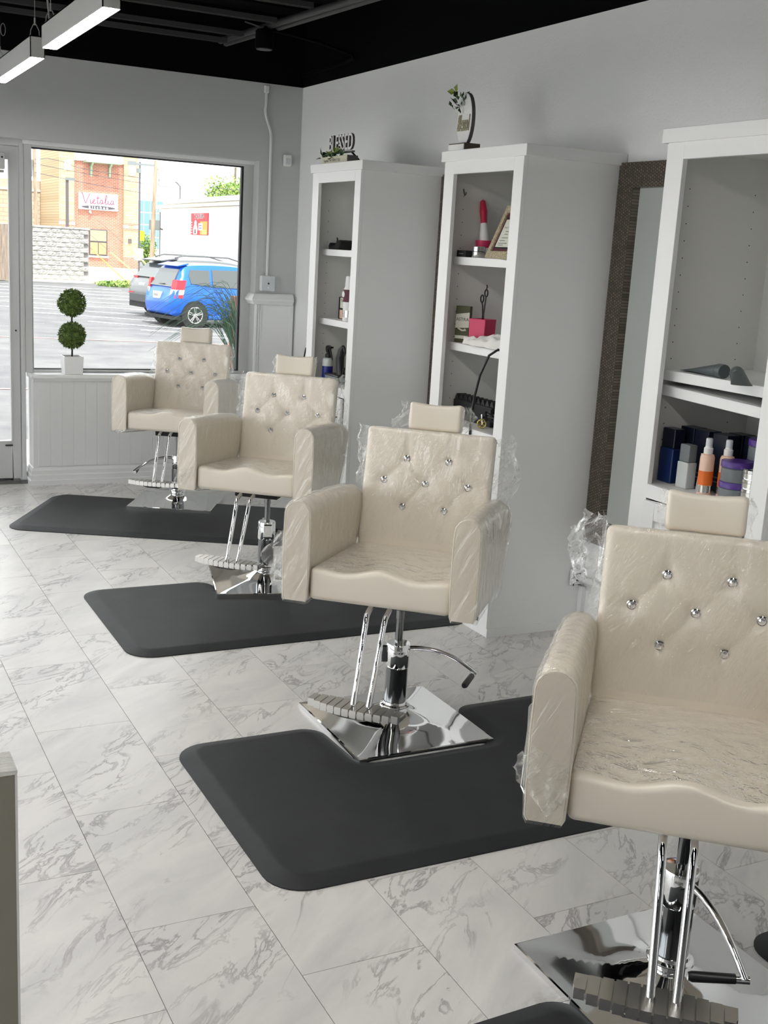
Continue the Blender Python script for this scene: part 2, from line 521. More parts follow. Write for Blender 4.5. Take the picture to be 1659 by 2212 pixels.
# text lies in local XY facing +Z; turned so that it faces -Y or -X
FACE_MY = (PI/2, 0, 0)
FACE_MX = (PI/2, 0, -PI/2)
# ================================================================== the room
XR, YW, ZC = 3.0, 7.27, 2.56          # right wall, window wall, top of the white walls
XL, YB, ZD = -4.0, -3.0, 2.98         # left wall, back wall, roof deck

floor = struct(MB().box(XL, XR+0.1, YB, YW+0.25, -0.12, -0.004).build('floor', 'grout'))
TW, TL = 0.304, 0.588
tile_me = MB().box(0.0008, TW-0.0008, 0.0008, TL-0.0008, -0.004, 0.0).mesh('tile', 'marble_tile')
tile_lip = None
n = 0
for k in range(-3, 8):
    x0 = 0.613 + k*TW
    off = 0.0 if k % 2 == 0 else 0.294
    y = 2.909 + off - 4*TL
    while y < YW+0.1:
        if x0 < XR and n < 300:
            link('tile', tile_me, floor, (x0, y, 0)); n += 1
        y += TL
# beyond the tiles in view the floor goes on in the same marble
m = MB()
m.box(XL, 0.613-3*TW, YB, YW+0.2, -0.004, 0.0)
m.box(0.613-3*TW, XR, YB, 2.909-4*TL, -0.004, 0.0)
m.build('floor_covering', 'marble_tile', floor)

struct(MB().box(XR, XR+0.12, YB, YW+0.2, 0, ZC).build('wall_right', 'wall_paint'))
struct(MB().box(XR, XR+0.12, YB, YW+0.2, ZC, ZD).build('wall_right_upper', 'ceiling_black'))
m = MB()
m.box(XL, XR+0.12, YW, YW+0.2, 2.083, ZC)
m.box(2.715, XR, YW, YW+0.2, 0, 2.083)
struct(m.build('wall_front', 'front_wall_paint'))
struct(MB().box(XL, XR, YW, YW+0.2, ZC, ZD).build('wall_front_upper', 'ceiling_black'))
m = MB()
m.box(XL-0.12, XL, YB, 0.6, 0, ZC); m.box(XL-0.12, XL, 0.6, YW+0.2, 2.45, ZC); m.box(XL-0.12, XL, 0.6, YW+0.2, 0, 0.1)
struct(m.build('wall_left', 'wall_paint'))
struct(MB().box(XL-0.12, XL, YB, YW+0.2, ZC, ZD).build('wall_left_upper', 'ceiling_black'))
w3 = struct(thing('added_window_3', 'unseen storefront glazing added along the left side for light', None))  # unseen glazing, added so light reaches the right wall from the left
m = MB()
for k in range(6):
    y = 0.6 + k*1.32
    m.box(XL-0.09, XL-0.01, y, y+0.05, 0.1, 2.45)
m.box(XL-0.09, XL-0.01, 0.6, 7.25, 2.40, 2.45); m.box(XL-0.09, XL-0.01, 0.6, 7.25, 0.1, 0.16)
m.build('window_frame', 'frame_aluminium', w3)
for k in range(5):
    y = 0.65 + k*1.32
    MB().box(XL-0.055, XL-0.049, y+0.001, y+1.269, 0.161, 2.399).build('pane', 'window_glass', w3)
struct(MB().box(XL, XR+0.1, YB-0.12, YB, 0, ZD).build('wall_back', 'low_bounce_grey'))
struct(MB().box(XL-0.12, XR+0.12, YB-0.12, YW+0.2, ZD, ZD+0.12).build('ceiling', 'ceiling_black'))

# knee wall below the shop window with its stepped base, beadboard and sill
kw = MB().box(1.285, 2.72, YW+0.012, YW+0.2, 0, 0.672).build('wall_knee', 'knee_white')
struct(kw)
for i in range(19):
    x = 1.315 + i*0.0725
    MB().box(x, x+0.0722, YW+0.006, YW+0.013, 0.118, 0.655).build('bead_board', 'knee_white', kw, bevel=0.0012)
prof = [(0.0, 0.0), (0.028, 0.0), (0.028, 0.03), (0.02, 0.036), (0.02, 0.062), (0.014, 0.07), (0.014, 0.092), (0.006, 0.108), (0, 0.112)]
m = MB()
def base_run(m, prof, y, x0, x1, side):
    """stepped base along the front, mitred round the left end"""
    rings = []
    for x, yy, dx, dy in ((x0, y+0.2, -1, 0), (x0, y, -1, -1), (x1, y, 0, -1)):
        rings.append([(x+dx*a, yy+dy*a, z) for a, z in prof])
    m.loft(rings)
base_run(m, prof, YW+0.012, 1.285, 2.715, 0)
m.build('baseboard', 'knee_white', kw)
sill = MB().box(1.268, 2.716, YW-0.018, YW+0.13, 0.672, 0.70).build('trim_1', 'trim_white', bevel=0.006)
struct(sill, 'white sill board on top of the knee wall')
cm = MB().loft([[(x, YW+0.013-a, 0.672-b) for a, b in ((0, 0), (0.02, 0), (0.016, 0.012), (0.006, 0.022), (0, 0.026))] for x in (1.285, 2.715)])
cm.build('cove_moulding', 'trim_white', kw)

# wainscot and chair rail on the short wall right of the window
ws = MB().box(2.715, 2.985, YW-0.012, YW, 0.1, 1.175).build('trim_2', 'trim_white')
struct(ws, 'white wainscot panel under the chair rail beside the window')
rp = [(0, 0), (0.018, 0.0), (0.022, 0.012), (0.034, 0.024), (0.036, 0.036), (0.026, 0.05), (0.02, 0.062), (0.008, 0.07), (0, 0.072)]
rings = []
for x, y, dx, dy in ((2.715, YW+0.09, -1, 0), (2.715, YW-0.012, -1, -1), (2.975, YW-0.012, 0, -1)):
    rings.append([(x+dx*a, y+dy*a, 1.172+z) for a, z in rp])
MB().loft(rings).build('chair_rail', 'trim_white', ws, smooth=30)
for x in (2.72, 2.735, 2.75):
    MB().box(x, x+0.008, YW-0.02, YW-0.011, 0.7, 1.17).build('flute', 'trim_white', ws, bevel=0.003)
MB().box(2.958, 2.985, YW-0.02, YW-0.011, 0.1, 1.17).build('panel_stile', 'trim_white', ws, bevel=0.002)

# ---------------------------------------------------------------- shop window, door, the rest of the glazing
YF = 7.40
def frame_rect(m, x0, x1, z0, z1, y0, y1, w):
    m.box(x0, x0+w[0], y0, y1, z0, z1)
    m.box(x1-w[1], x1, y0, y1, z0, z1)
    m.box(x0+w[0], x1-w[1], y0, y1, z1-w[2], z1)
    m.box(x0+w[0], x1-w[1], y0, y1, z0, z0+w[3])
w1 = struct(thing('window_1', 'large shop window over the knee wall', None))
m = MB(); frame_rect(m, 1.256, 2.716, 0.70, 2.084, YF-0.035, YF+0.055, (0.048, 0.062, 0.036, 0.016))
m.build('window_frame', 'frame_aluminium', w1, bevel=0.003)
m = MB(); frame_rect(m, 1.304, 2.654, 0.716, 2.048, YF-0.008, YF+0.02, (0.004, 0.012, 0.008, 0.006))
m.build('gasket', 'gasket', w1)
MB().box(1.307, 2.644, YF+0.004, YF+0.010, 0.721, 2.041).build('pane', 'window_glass', w1)
MB().box(1.25, 2.716, YF-0.05, YF-0.035, 2.06, 2.084).build('head_trim', 'trim_white', w1, bevel=0.003)

d1 = struct(thing('door_1', 'glazed aluminium shop door left of the window', None))
m = MB()
m.box(1.231, 1.256, YF-0.04, YF+0.06, 0.0, 2.084)
m.box(0.16, 0.20, YF-0.04, YF+0.06, 0.0, 2.084)
m.box(0.20, 1.231, YF-0.04, YF+0.06, 2.045, 2.084)
m.build('door_frame', 'frame_aluminium', d1, bevel=0.003)
MB().box(0.16, 1.27, YF-0.07, YF+0.09, 0.0, 0.022).build('threshold', 'chrome_dark', d1, bevel=0.003)
m = MB(); frame_rect(m, 0.204, 1.226, 0.026, 2.041, YF-0.02, YF+0.03, (0.05, 0.05, 0.07, 0.235))
m.build('door_leaf', 'frame_aluminium', d1, bevel=0.003)
m = MB(); frame_rect(m, 0.252, 1.178, 0.259, 1.973, YF-0.024, YF+0.012, (0.008, 0.008, 0.008, 0.008))
m.build('glazing_bead', 'frame_aluminium', d1)
MB().box(0.258, 1.172, YF+0.0, YF+0.006, 0.265, 1.967).build('pane', 'window_glass', d1)
dc = MB().box(0.80, 1.145, YF-0.075, YF-0.02, 1.905, 2.0).build('door_closer', 'frame_aluminium', d1, bevel=0.004)
MB().cyl((1.128, YF-0.078, 1.972), (1.128, YF-0.074, 1.972), 0.006, n=12).build('screw', 'gasket', dc)
MB().box(0.80, 1.14, YF-0.06, YF-0.03, 1.885, 1.9).build('closer_arm', 'aluminium', dc)
MB().cyl((1.203, YF-0.023, 0.955), (1.203, YF-0.018, 0.955), 0.006, n=12).build('lock_hole', 'gasket', d1)
MB().box(1.13, 1.175, YF-0.025, YF-0.02, 0.235, 0.245).build('bottom_bolt', 'chrome_dark', d1)

w2 = struct(thing('added_window_2', 'unseen storefront glazing left of the door, added for daylight', None))  # unseen glazing, put in to let more daylight through
m = MB()
for x in (-3.95, -2.6, -1.25, 0.11):
    m.box(x, x+0.05, YF-0.035, YF+0.055, 0.0, 2.084)
m.box(-3.9, 0.11, YF-0.035, YF+0.055, 2.044, 2.084)
m.box(-3.9, 0.11, YF-0.035, YF+0.055, 0.0, 0.08)
m.build('window_frame', 'frame_aluminium', w2)
for x in (-3.9, -2.55, -1.2):
    MB().box(x+0.002, x+1.298, YF+0.002, YF+0.008, 0.082, 2.042).build('pane', 'window_glass', w2)

# ---------------------------------------------------------------- fittings on the window wall
cp = thing('wall_conduit', 'white painted conduit with an offset bend running down to the junction box', 'conduit', (2.74, YW, 0))
pts = [(0.005, -0.012, 2.545), (0.004, -0.012, 2.42)]
for i in range(13):
    t = i/12; s = t*t*(3-2*t)
    pts.append((0.0+0.045*s, -0.014, 2.40-0.17*t))
pts += [(0.048, -0.014, 1.36)]
MB().tube(pts, 0.0085, 10).build('pipe', 'pipe_white', cp, smooth=40)
MB().box(-0.008, 0.018, -0.024, 0.0, 2.50, 2.545).build('strap', 'pipe_white', cp, bevel=0.003)
jb = thing('junction_box', 'square grey steel junction box on the wall above the chair rail', 'junction box', (2.79, YW, 1.31))
MB().box(-0.048, 0.048, -0.04, 0.0, -0.05, 0.05).build('box', 'pipe_white', jb, bevel=0.006)
pl = MB().box(-0.046, 0.046, -0.046, -0.0405, -0.048, 0.048).build('cover', 'plastic_grey', jb, bevel=0.006)
MB().cyl((0, -0.049, 0), (0, -0.046, 0), 0.006, n=12).build('knockout', 'black_matt', pl)
for z in (-0.028, 0.028):
    MB().cyl((0, -0.049, z), (0, -0.046, z), 0.004, n=10).build('screw', 'chrome', pl)
ms = thing('motion_sensor', 'small white sensor box high on the wall near the corner', 'sensor', (2.903, YW, 2.10))
MB().box(-0.026, 0.026, -0.03, 0.0, -0.038, 0.038).build('housing', 'trim_white', ms, bevel=0.008)
MB().box(-0.017, 0.017, -0.034, -0.0295, -0.024, 0.012).build('lens', 'plastic_grey', ms, bevel=0.003)

# ---------------------------------------------------------------- under the black ceiling
chan = MB()
for k in range(60):
    chan.box(-1.5+k*0.05, -1.465+k*0.05, -0.014, 0.014, 0, 0.004)
chan.box(-1.5, 1.5, -0.018, -0.012, -0.004, 0.022)
chan.box(-1.5, 1.5, 0.012, 0.018, -0.004, 0.022)
chan_me = chan.mesh('ceiling_channel', 'ceiling_dark_metal', merge=False)
for y, w in ((6.85, 'nearest the window wall'), (6.57, 'second from the window wall'), (6.06, 'third from the window wall'), (5.57, 'fourth from the window wall'), (5.1, 'fifth from the window wall')):
    o = link('ceiling_channel', chan_me, None, (0.83, y, 2.70))
    tag(o, 'dark slotted metal channel under the black ceiling, ' + w, 'channel', 'slotted ceiling channels')
deck = MB()
for k in range(9):
    deck.box(XL, XR, 3.2+k*0.45, 3.34+k*0.45, ZD-0.05, ZD)
struct(deck.build('trim_3', 'ceiling_black'), 'black ribs of the roof deck')
for dx, lab in ((0.0, 'left one of the two long grey conduits crossing under the black ceiling'), (0.055, 'right one of the two long grey conduits crossing under the black ceiling')):
    o = MB().tube([(2.335+dx, 6.98+dx, 2.725), (2.47+dx, 5.21, 2.725), (2.53+dx, 4.3, 2.725)], 0.018, 10).build('ceiling_conduit', 'ceiling_dark_metal', smooth=40)
    tag(o, lab, 'conduit', 'pair of ceiling conduits')
o = MB().tube([(2.36, 6.30, 2.71), (2.7, 6.40, 2.70), (2.95, 6.43, 2.66), (2.975, 6.46, 2.645), (2.982, 6.6, 2.64), (2.982, 7.24, 2.63)], 0.011, 8).build('wall_pipe', 'ceiling_black', smooth=40)
tag(o, 'thin black pipe bending along the black band above the right wall', 'pipe')
sp = thing('ceiling_speaker', 'small black can fixture hanging under the ceiling conduits', 'fixture', (2.36, 6.30, 2.60))
MB().lathe([(0.046, 0.0), (0.05, 0.004), (0.05, 0.09), (0.042, 0.1), (0.0, 0.1)], n=24).build('can', 'ceiling_black', sp, smooth=40)
MB().lathe([(0.001, -0.003), (0.043, -0.003), (0.043, 0.004), (0.001, 0.004)], n=24).build('grille', 'ceiling_dark_metal', sp, smooth=40)
MB().tube([(-0.09, 0.07, 0.14), (-0.03, 0.03, 0.12), (0.0, 0, 0.1)], 0.005, 6).build('cable', 'ceiling_dark_metal', sp)

# ---------------------------------------------------------------- pendant lamps
def pendant(y0, y1, x0, label):
    t = thing('pendant_lamp', label, 'lamp', (x0+0.032, (y0+y1)/2, 2.30), 0, 'linear pendant lamps in rows')
    h = (y1-y0)/2
    m = MB()
    m.box(-0.032, -0.028, -h, h, 0.0, 0.09)
    m.box(0.028, 0.032, -h, h, 0.0, 0.09)
    m.box(-0.032, 0.032, -h, h, 0.085, 0.09)
    m.box(-0.032, 0.032, -h, -h+0.004, 0.0, 0.09)
    m.box(-0.032, 0.032, h-0.004, h, 0.0, 0.09)
    m.build('housing', 'lamp_body', t)
    MB().box(-0.0275, 0.0275, -h+0.0045, h-0.0045, -0.001, 0.006).build('diffuser', 'lamp_diffuser', t)
    for s in (-1, 1):
        yy = s*(h-0.03) if s > 0 else s*(h-0.06)
        c = MB()
        c.tube([(0, yy, 0.16), (0, yy, 0.68)], 0.0014, 6)
        c.build('suspension_wire', 'cable_grey', t)
        c = MB()
        c.tube([(-0.02, yy, 0.09), (-0.018, yy, 0.12), (-0.006, yy, 0.145), (0, yy, 0.15), (0.006, yy, 0.145), (0.018, yy, 0.12), (0.02, yy, 0.09)], 0.002, 6)
        c.cyl((0, yy, 0.142), (0, yy, 0.172), 0.004, n=10)
        c.cyl((-0.02, yy, 0.09), (-0.02, yy, 0.1), 0.004, n=8)
        c.cyl((0.02, yy, 0.09), (0.02, yy, 0.1), 0.004, n=8)
        c.build('hanger', 'cable_grey', t)
    pw = [(0.0, h-0.015, 0.09)]
    for i in range(1, 9):
        q = i/8
        pw.append((-0.02*math.sin(q*PI*0.6), h-0.015+0.05*math.sin(q*2.2), 0.09+0.59*q))
    MB().tube(pw, 0.004, 6).build('power_cord', 'cable_grey', t)
    if label.startswith('linear lamp farther'):
        lp = [(0.0+0.012*math.sin(k/10*2*PI), -0.08+h*0.9, 0.24+0.03*math.cos(k/10*2*PI)) for k in range(11)]
        MB().tube(lp, 0.0014, 5).build('wire_loop', 'cable_grey', t)
    return t
pendant(4.127, 5.20, 0.966, 'linear lamp nearer the camera, cut by the top edge of the picture')
pendant(5.498, 6.56, 0.972, 'linear lamp farther away, cut by the left edge of the picture')
OFF = 'linear lamp added to the rows overhead, outside the picture'  # lamps out of view, added to light the room
for y0 in (2.755, 1.384, 0.013, -1.36):
    pendant(y0, y0+1.07, 0.966, OFF)
for y0 in (5.498, 4.127, 2.755, 1.384, 0.013, -1.36):
    pendant(y0, y0+1.07, -1.75, OFF)

# ---------------------------------------------------------------- half wall at the left edge
hw = thing('half_wall', 'low olive grey partition end with a white brushed top at the left edge', 'partition', (-0.2, 1.607, 0))
MB().box(-0.45, 0.447, -0.032, 0.032, 0.0, 0.792).build('panel', 'half_wall_paint', hw)
MB().box(-0.45, 0.451, -0.034, 0.034, 0.792, 0.80).build('cap', 'brushed_white', hw, bevel=0.002)
MB().box(0.447, 0.4505, -0.033, 0.033, 0.0, 0.792).build('edge_strip', 'trim_white', hw)

# ---------------------------------------------------------------- topiary on the sill
tp = thing('topiary', 'double ball boxwood topiary in a square white pot on the window sill', 'plant', (1.528, YW+0.035, 0.70))
m = MB()
hs = 0.060
rings = []
for z, s in ((0, 0.92*hs), (0.112, hs), (0.112, hs-0.008), (0.098, hs-0.008)):
    rings.append([(-s, -s, z), (s, -s, z), (s, s, z), (-s, s, z)])
m.loft(rings)
m.build('pot', 'pot_white', tp, bevel=0.003)
MB().box(-0.051, 0.051, -0.051, 0.051, 0.0985, 0.1).build('soil', 'stem', tp)
MB().tube([(0, 0, 0.09), (0.002, 0, 0.2), (-0.001, 0, 0.33), (0.001, 0, 0.45)], 0.0055, 8).build('stem', 'stem', tp)
def leaf_ball(c, r, n, seed):
    rnd = random.Random(seed)
    m = MB()
    m.lathe([(0.001, -r*0.78)]+[(r*0.78*math.sin(PI*k/8), -r*0.78*math.cos(PI*k/8)) for k in range(1, 8)]+[(0.001, r*0.78)], c, 12)
    for i in range(n):
        d = Vector((rnd.gauss(0, 1), rnd.gauss(0, 1), rnd.gauss(0, 1))).normalized()
        rr = r*rnd.uniform(0.80, 1.0)
        p = Vector(c)+d*rr
        a = d.cross(Vector((rnd.gauss(0, 1), rnd.gauss(0, 1), rnd.gauss(0, 1)))).normalized()
        dd = (d + a*rnd.uniform(-0.8, 0.8)).normalized()
        b = dd.cross(a).normalized()
        L, W = rnd.uniform(0.009, 0.014), 0.0045
        m.add([p-dd*L*0.4, p+b*W, p+dd*L, p-b*W], [(0, 1, 2, 3)])
    return m
for z, r, sd in ((0.238, 0.083, 1), (0.438, 0.085, 2)):
    leaf_ball((0, 0, z), r, 1500, sd).build('foliage_ball', 'topiary_leaf', tp, merge=False, fix=False)['kind'] = 'stuff'
# ================================================================== anti-fatigue mats
def round_poly(pts, rads, n=7):
    out = []
    N = len(pts)
    for i in range(N):
        p = Vector(pts[i]); a = Vector(pts[i-1]); b = Vector(pts[(i+1) % N]); r = rads[i]
        d1 = (a-p).normalized(); d2 = (b-p).normalized()
        ang = d1.angle(d2); t = r/math.tan(ang/2)
        c = p + (d1+d2).normalized()*(r/math.sin(ang/2))
        p1 = p+d1*t; p2 = p+d2*t
        a1 = math.atan2(p1.y-c.y, p1.x-c.x); a2 = math.atan2(p2.y-c.y, p2.x-c.x)
        da = (a2-a1+PI) % (2*PI)-PI
        for k in range(n+1):
            out.append((c.x+r*math.cos(a1+da*k/n), c.y+r*math.sin(a1+da*k/n)))
    return out

def offset_poly(poly, d):
    N = len(poly); out = []
    for i in range(N):
        a, p, b = Vector(poly[i-1]), Vector(poly[i]), Vector(poly[(i+1) % N])
        t = (b-a).normalized()
        out.append((p.x - t.y*d, p.y + t.x*d))
    return out

def mat_mesh(L=1.51, W=0.91, nw=0.52, nd=0.312):
    a, b = L/2, W/2
    pts = [(-a, -b), (a, -b), (a, b), (nw/2, b), (nw/2-0.015, b-nd), (-nw/2+0.015, b-nd), (-nw/2, b), (-a, b)]
    rads = [0.105, 0.105, 0.105, 0.075, 0.06, 0.06, 0.075, 0.105]
    P = round_poly(pts, rads)
    m = MB()
    rings = []
    for d, z in ((0, 0.0), (0.0, 0.004), (0.012, 0.0075), (0.045, 0.0165), (0.052, 0.0178), (0.060, 0.018)):
        q = offset_poly(P, d) if d else P
        rings.append([(x, y, z) for x, y in q])
    m.loft(rings)
    return m.mesh('floor_mat', 'rubber', smooth=50)
mm = mat_mesh()
mn = mat_mesh(nw=0.33, nd=0.25)
for i_, (loc, rz, lab) in enumerate((((1.735, 2.787, 0), 0.0, 'black rubber mat under the third chair from the window, largest mat in view'),
                     ((1.82, 4.50, 0), 0.0, 'dark rubber mat under the second chair from the window'),
                     ((1.81, 6.215, 0), math.radians(-28.5), 'dark rubber mat under the chair nearest the window, lying askew'),
                     ((1.69, 1.298, 0), math.radians(1.5), 'black rubber mat under the chair cut off by the right edge'))):
    tag(link('floor_mat', mn if i_ in (1, 2) else mm, None, loc, (0, 0, rz)), lab, 'mat', 'anti-fatigue mats under the chairs')

# ================================================================== salon chairs
SW, VF, VB, SBZ, TAU, HB, BW = 0.225, -0.290, 0.269, -0.046, 0.182, 0.413, 0.228
BTN = [(-0.075, 0.308), (0.075, 0.308), (-0.15, 0.227), (0.0, 0.225), (0.15, 0.227), (-0.075, 0.138), (0.075, 0.138)]
SEG = [((-0.075, 0.308), (0, 0.225)), ((0, 0.225), (0.075, 0.308)), ((-0.15, 0.227), (-0.075, 0.308)), ((-0.15, 0.227), (-0.075, 0.138)),
       ((-0.075, 0.138), (0, 0.225)), ((0, 0.225), (0.075, 0.138)), ((0.075, 0.138), (0.15, 0.227)), ((0.15, 0.227), (0.075, 0.308)),
       ((-0.15, 0.227), (-0.23, 0.235)), ((0.15, 0.227), (0.23, 0.235)), ((-0.075, 0.308), (-0.08, 0.43)), ((0.075, 0.308), (0.08, 0.43)),
       ((-0.075, 0.138), (-0.08, 0.0)), ((0.075, 0.138), (0.08, 0.0))]
def bk(u, t, off):
    return Vector((u, VB + t*math.sin(TAU) + off*math.cos(TAU), SBZ + t*math.cos(TAU) - off*math.sin(TAU)))
def seg_dist(u, t, s):
    (ax, ay), (bx, by) = s
    dx, dy = bx-ax, by-ay
    k = max(0, min(1, ((u-ax)*dx+(t-ay)*dy)/(dx*dx+dy*dy)))
    return math.hypot(u-ax-k*dx, t-ay-k*dy)

def make_seat():
    hv = (VB+0.01-VF)/2; cv = (VB+0.01+VF)/2
    def df(p):
        u, v, z = p.x, p.y+cv, p.z-0.052
        fr = (v-VF)/(VB-VF)
        top = max(0, min(1, (z+0.06)/0.05))
        wave = 0.010*math.exp(-(u/0.05)**2) - 0.010*(math.exp(-((u-0.115)/0.06)**2) + math.exp(-((u+0.115)/0.06)**2))
        z += top*wave*max(0, 1-fr*1.1)*1.2
        z += top*0.010*math.sin(PI*max(0, min(1, fr)))*(1-(u/SW)**2)
        z += SBZ*fr
        return Vector((u, v, z))
    return MB().rbox(SW-0.002, hv, 0.052, 0.017, (18, 16, 3), 4, df).mesh('seat', 'leather_cream', 180)

def make_back():
    th = 0.036
    def df(p):
        u, off, t = p.x, p.y+th, p.z+0.193
        if off < 0.02:
            d = 0.0
            for bu, bt in BTN:
                q = (u-bu)**2+(t-bt)**2
                d += 0.010*math.exp(-q/0.017**2) + 0.004*math.exp(-q/0.04**2)
            c = 0.0
            for s in SEG:
                c = max(c, math.exp(-(seg_dist(u, t, s)/0.006)**2))
            off += d*1.15 + 0.0036*c - 0.006*(1-(u/BW)**2)
        return bk(u, t, off)
    return MB().rbox(BW, th, 0.220, 0.018, (44, 2, 44), 3, df).mesh('backrest', 'leather_cream', 180)

def make_headrest():
    def df(p):
        k = p.x/0.095
        z = p.z + (0.008*k*k if p.z > 0 else 0.0)
        off = 0.085 + p.y - 0.006*(k*k) + 0.004
        return bk(p.x, HB + 0.047 + z, off)
    return MB().rbox(0.095, 0.037, 0.047, 0.014, (8, 2, 3), 3, df).mesh('headrest', 'leather_cream', 180)

def interp(xs, x):
    for (a, fa), (b, fb) in zip(xs, xs[1:]):
        if x <= b:
            return fa + (fb-fa)*max(0, (x-a))/(b-a)
    return xs[-1][1]
A_TOP = [(-0.302, 0.206), (-0.1, 0.194), (0.1, 0.177), (0.26, 0.157), (0.31, 0.145), (0.335, 0.128), (0.35, 0.10)]
A_BOT = [(-0.302, -0.112), (0.10, -0.138), (0.20, -0.143), (0.283, -0.036), (0.317, 0.04), (0.35, 0.095)]
A_ST = [-0.302, -0.299, -0.29, -0.2, -0.1, 0.0, 0.1, 0.17, 0.20, 0.24, 0.283, 0.317, 0.335, 0.346, 0.35]
def arm_ring(v, sg, off=0.0, fn=None):
    zt, zb = interp(A_TOP, v)+off, interp(A_BOT, v)-off
    w = 0.038+off
    cu = sg*(SW+0.039)
    r = min(w, max(0.002, (zt-zb)*0.5))
    sh = 1.0
    if v < -0.295: sh = 0.93 if v < -0.3005 else 0.98
    if v > 0.34: sh = 0.85
    pts = []
    for k in range(5):
        pts.append((w, zb + (zt-r-zb)*k/4 if k else zb))
    pts = [(w*0.86, zb), (w, zb+0.012), (w, zb+(zt-r-zb)*0.33+0.004), (w, zb+(zt-r-zb)*0.66+0.002)]
    for k in range(9):
        a = PI*k/8
        pts.append((w*math.cos(a), zt-r+r*math.sin(a)))
    pts += [(-w, zb+(zt-r-zb)*0.66+0.002), (-w, zb+(zt-r-zb)*0.33+0.004), (-w, zb+0.012), (-w*0.86, zb)]
    zc = (zt+zb)/2
    out = []
    for a, z in pts:
        bul = 0.004*math.sin(PI*max(0, min(1, (z-zb)/(zt-zb+1e-6)))) if abs(a) > w*0.9 else 0
        q = Vector((cu + (a+math.copysign(bul, a))*sh, v, zc+(z-zc)*(0.985 if sh < 1 else 1)))
        out.append(fn(q) if fn else q)
    return out
def make_arm(sg):
    return MB().loft([arm_ring(v, sg) for v in A_ST]).mesh('armrest', 'leather_cream', 40)
def make_arm_film(sg, seed):
    def fn(q):
        k = mnoise.noise_vector(Vector((q.x*16+seed, q.y*16, q.z*16)))
        k2 = mnoise.noise_vector(Vector((q.x*45+seed, q.y*45, q.z*45)))
        return q + Vector((sg*abs(k.x)*0.010 + k2.x*0.002, k.y*0.006, k.z*0.004+k2.z*0.002))
    sts = [-0.306 + i*0.65/26 for i in range(27)]
    sts = [min(0.345, max(-0.302, s)) if 0 < i < 26 else s for i, s in enumerate(sts)]
    rings = []
    for v in sts:
        rg = arm_ring(max(-0.301, min(0.349, v)), sg, 0.005)
        fine = []
        for a, b in zip(rg, rg[1:]):
            fine += [a, (a+b)/2]
        fine.append(rg[-1])
        for q in fine: q.y = v
        rings.append([fn(q) for q in fine])
    return MB().loft(rings, closed=False, caps=True).mesh('plastic_film', 'tight_film', 60)
def make_arm_piping(sg):
    rg = [p+Vector((0, 0.001, 0)) for p in arm_ring(-0.2995, sg, 0.001)]
    return MB().tube(rg, 0.0028, 6).mesh('piping', 'leather_piping', 60)
def make_back_piping():
    m = MB()
    e = 0.0135
    pts = [bk(-BW+0.004, 0.0, e), bk(-BW+0.004, HB-0.022, e), bk(-BW+0.012, HB-0.008, e), bk(-BW+0.03, HB-0.003, e), bk(BW-0.03, HB-0.003, e), bk(BW-0.012, HB-0.008, e), bk(BW-0.004, HB-0.022, e), bk(BW-0.004, 0.0, e)]
    m.tube(pts, 0.003, 6)
    return m.mesh('piping', 'leather_piping', 60)

def film_patch(A, B, d, length, seed, amp=0.02, nu=22, nv=14, prof=None, fold=0.012):
    A, B, d = Vector(A), Vector(B), Vector(d).normalized()
    e = (B-A)
    nrm = e.normalized().cross(d).normalized()
    def fn(s, t):
        L = length*(prof(s) if prof else 0.55+0.45*math.sin(PI*s))
        p = A + e*(0.5+(s-0.5)*(1+0.25*t)) + d*(L*t)
        k = mnoise.noise_vector(Vector((s*5+seed*3.1, t*4+seed, seed*1.7)))
        k2 = mnoise.noise_vector(Vector((s*14+seed, t*11+seed*2, seed)))
        p = p + nrm*(fold*math.sin(s*11+t*3+seed)*t) + k*amp*(0.15+t) + k2*amp*0.35*(0.1+t)
        return p
    return MB().grid(fn, nu, nv).mesh('plastic_film', 'clear_film', 50)

def make_foot_plate():
    m = MB()
    out = []
    for k in range(13):
        a = PI + PI*k/12
        out.append((0.152*math.cos(a)*1.0, -0.006+0.045*math.sin(a)))
    poly = [(-0.152, 0.03)] + out + [(0.152, 0.03)]
    m.prism(poly, lambda a, b, h: (a, b, h), 0.004, 0.016)
    # rounded belly underneath
    m.loft([[(x*s, -0.02+y*s*0.5, z) for x, y in ((-0.06, -0.06), (0.06, -0.06), (0.06, 0.06), (-0.06, 0.06))] for z, s in ((-0.012, 0.55), (-0.004, 0.9), (0.005, 1.0))])
    return m.mesh('foot_plate', 'aluminium', 30)
def make_foot_rib():
    return MB().box(-0.0105, 0.0105, -0.054, 0.028, 0.0, 0.0235).mesh('rib', 'aluminium')

def make_base():
    h = 0.245
    def P(fx, fy):
        x, y = (fx*2-1), (fy*2-1)
        d = max(abs(x), abs(y))
        q = max(0, 1-d)
        r = math.hypot(x, y)
        z = 0.0165 + 0.030*q**1.15 + 0.040*max(0, 1-r/0.62)**2.2
        return (x*(h-0.004), y*(h-0.004), z)
    m = MB().grid(P, 36, 36)
    rr = [[(x*h*s, y*h*s, z) for x, y in ((-1, -1), (1, -1), (1, 1), (-1, 1))] for z, s in ((0.0, 1.0), (0.0145, 1.0), (0.0165, 0.9837))]
    m.loft(rr, caps=False)
    m.add([(x*h, y*h, 0.0) for x, y in ((-1, -1), (1, -1), (1, 1), (-1, 1))], [(0, 3, 2, 1)])
    return m.mesh('base_plate', 'chrome', 40)

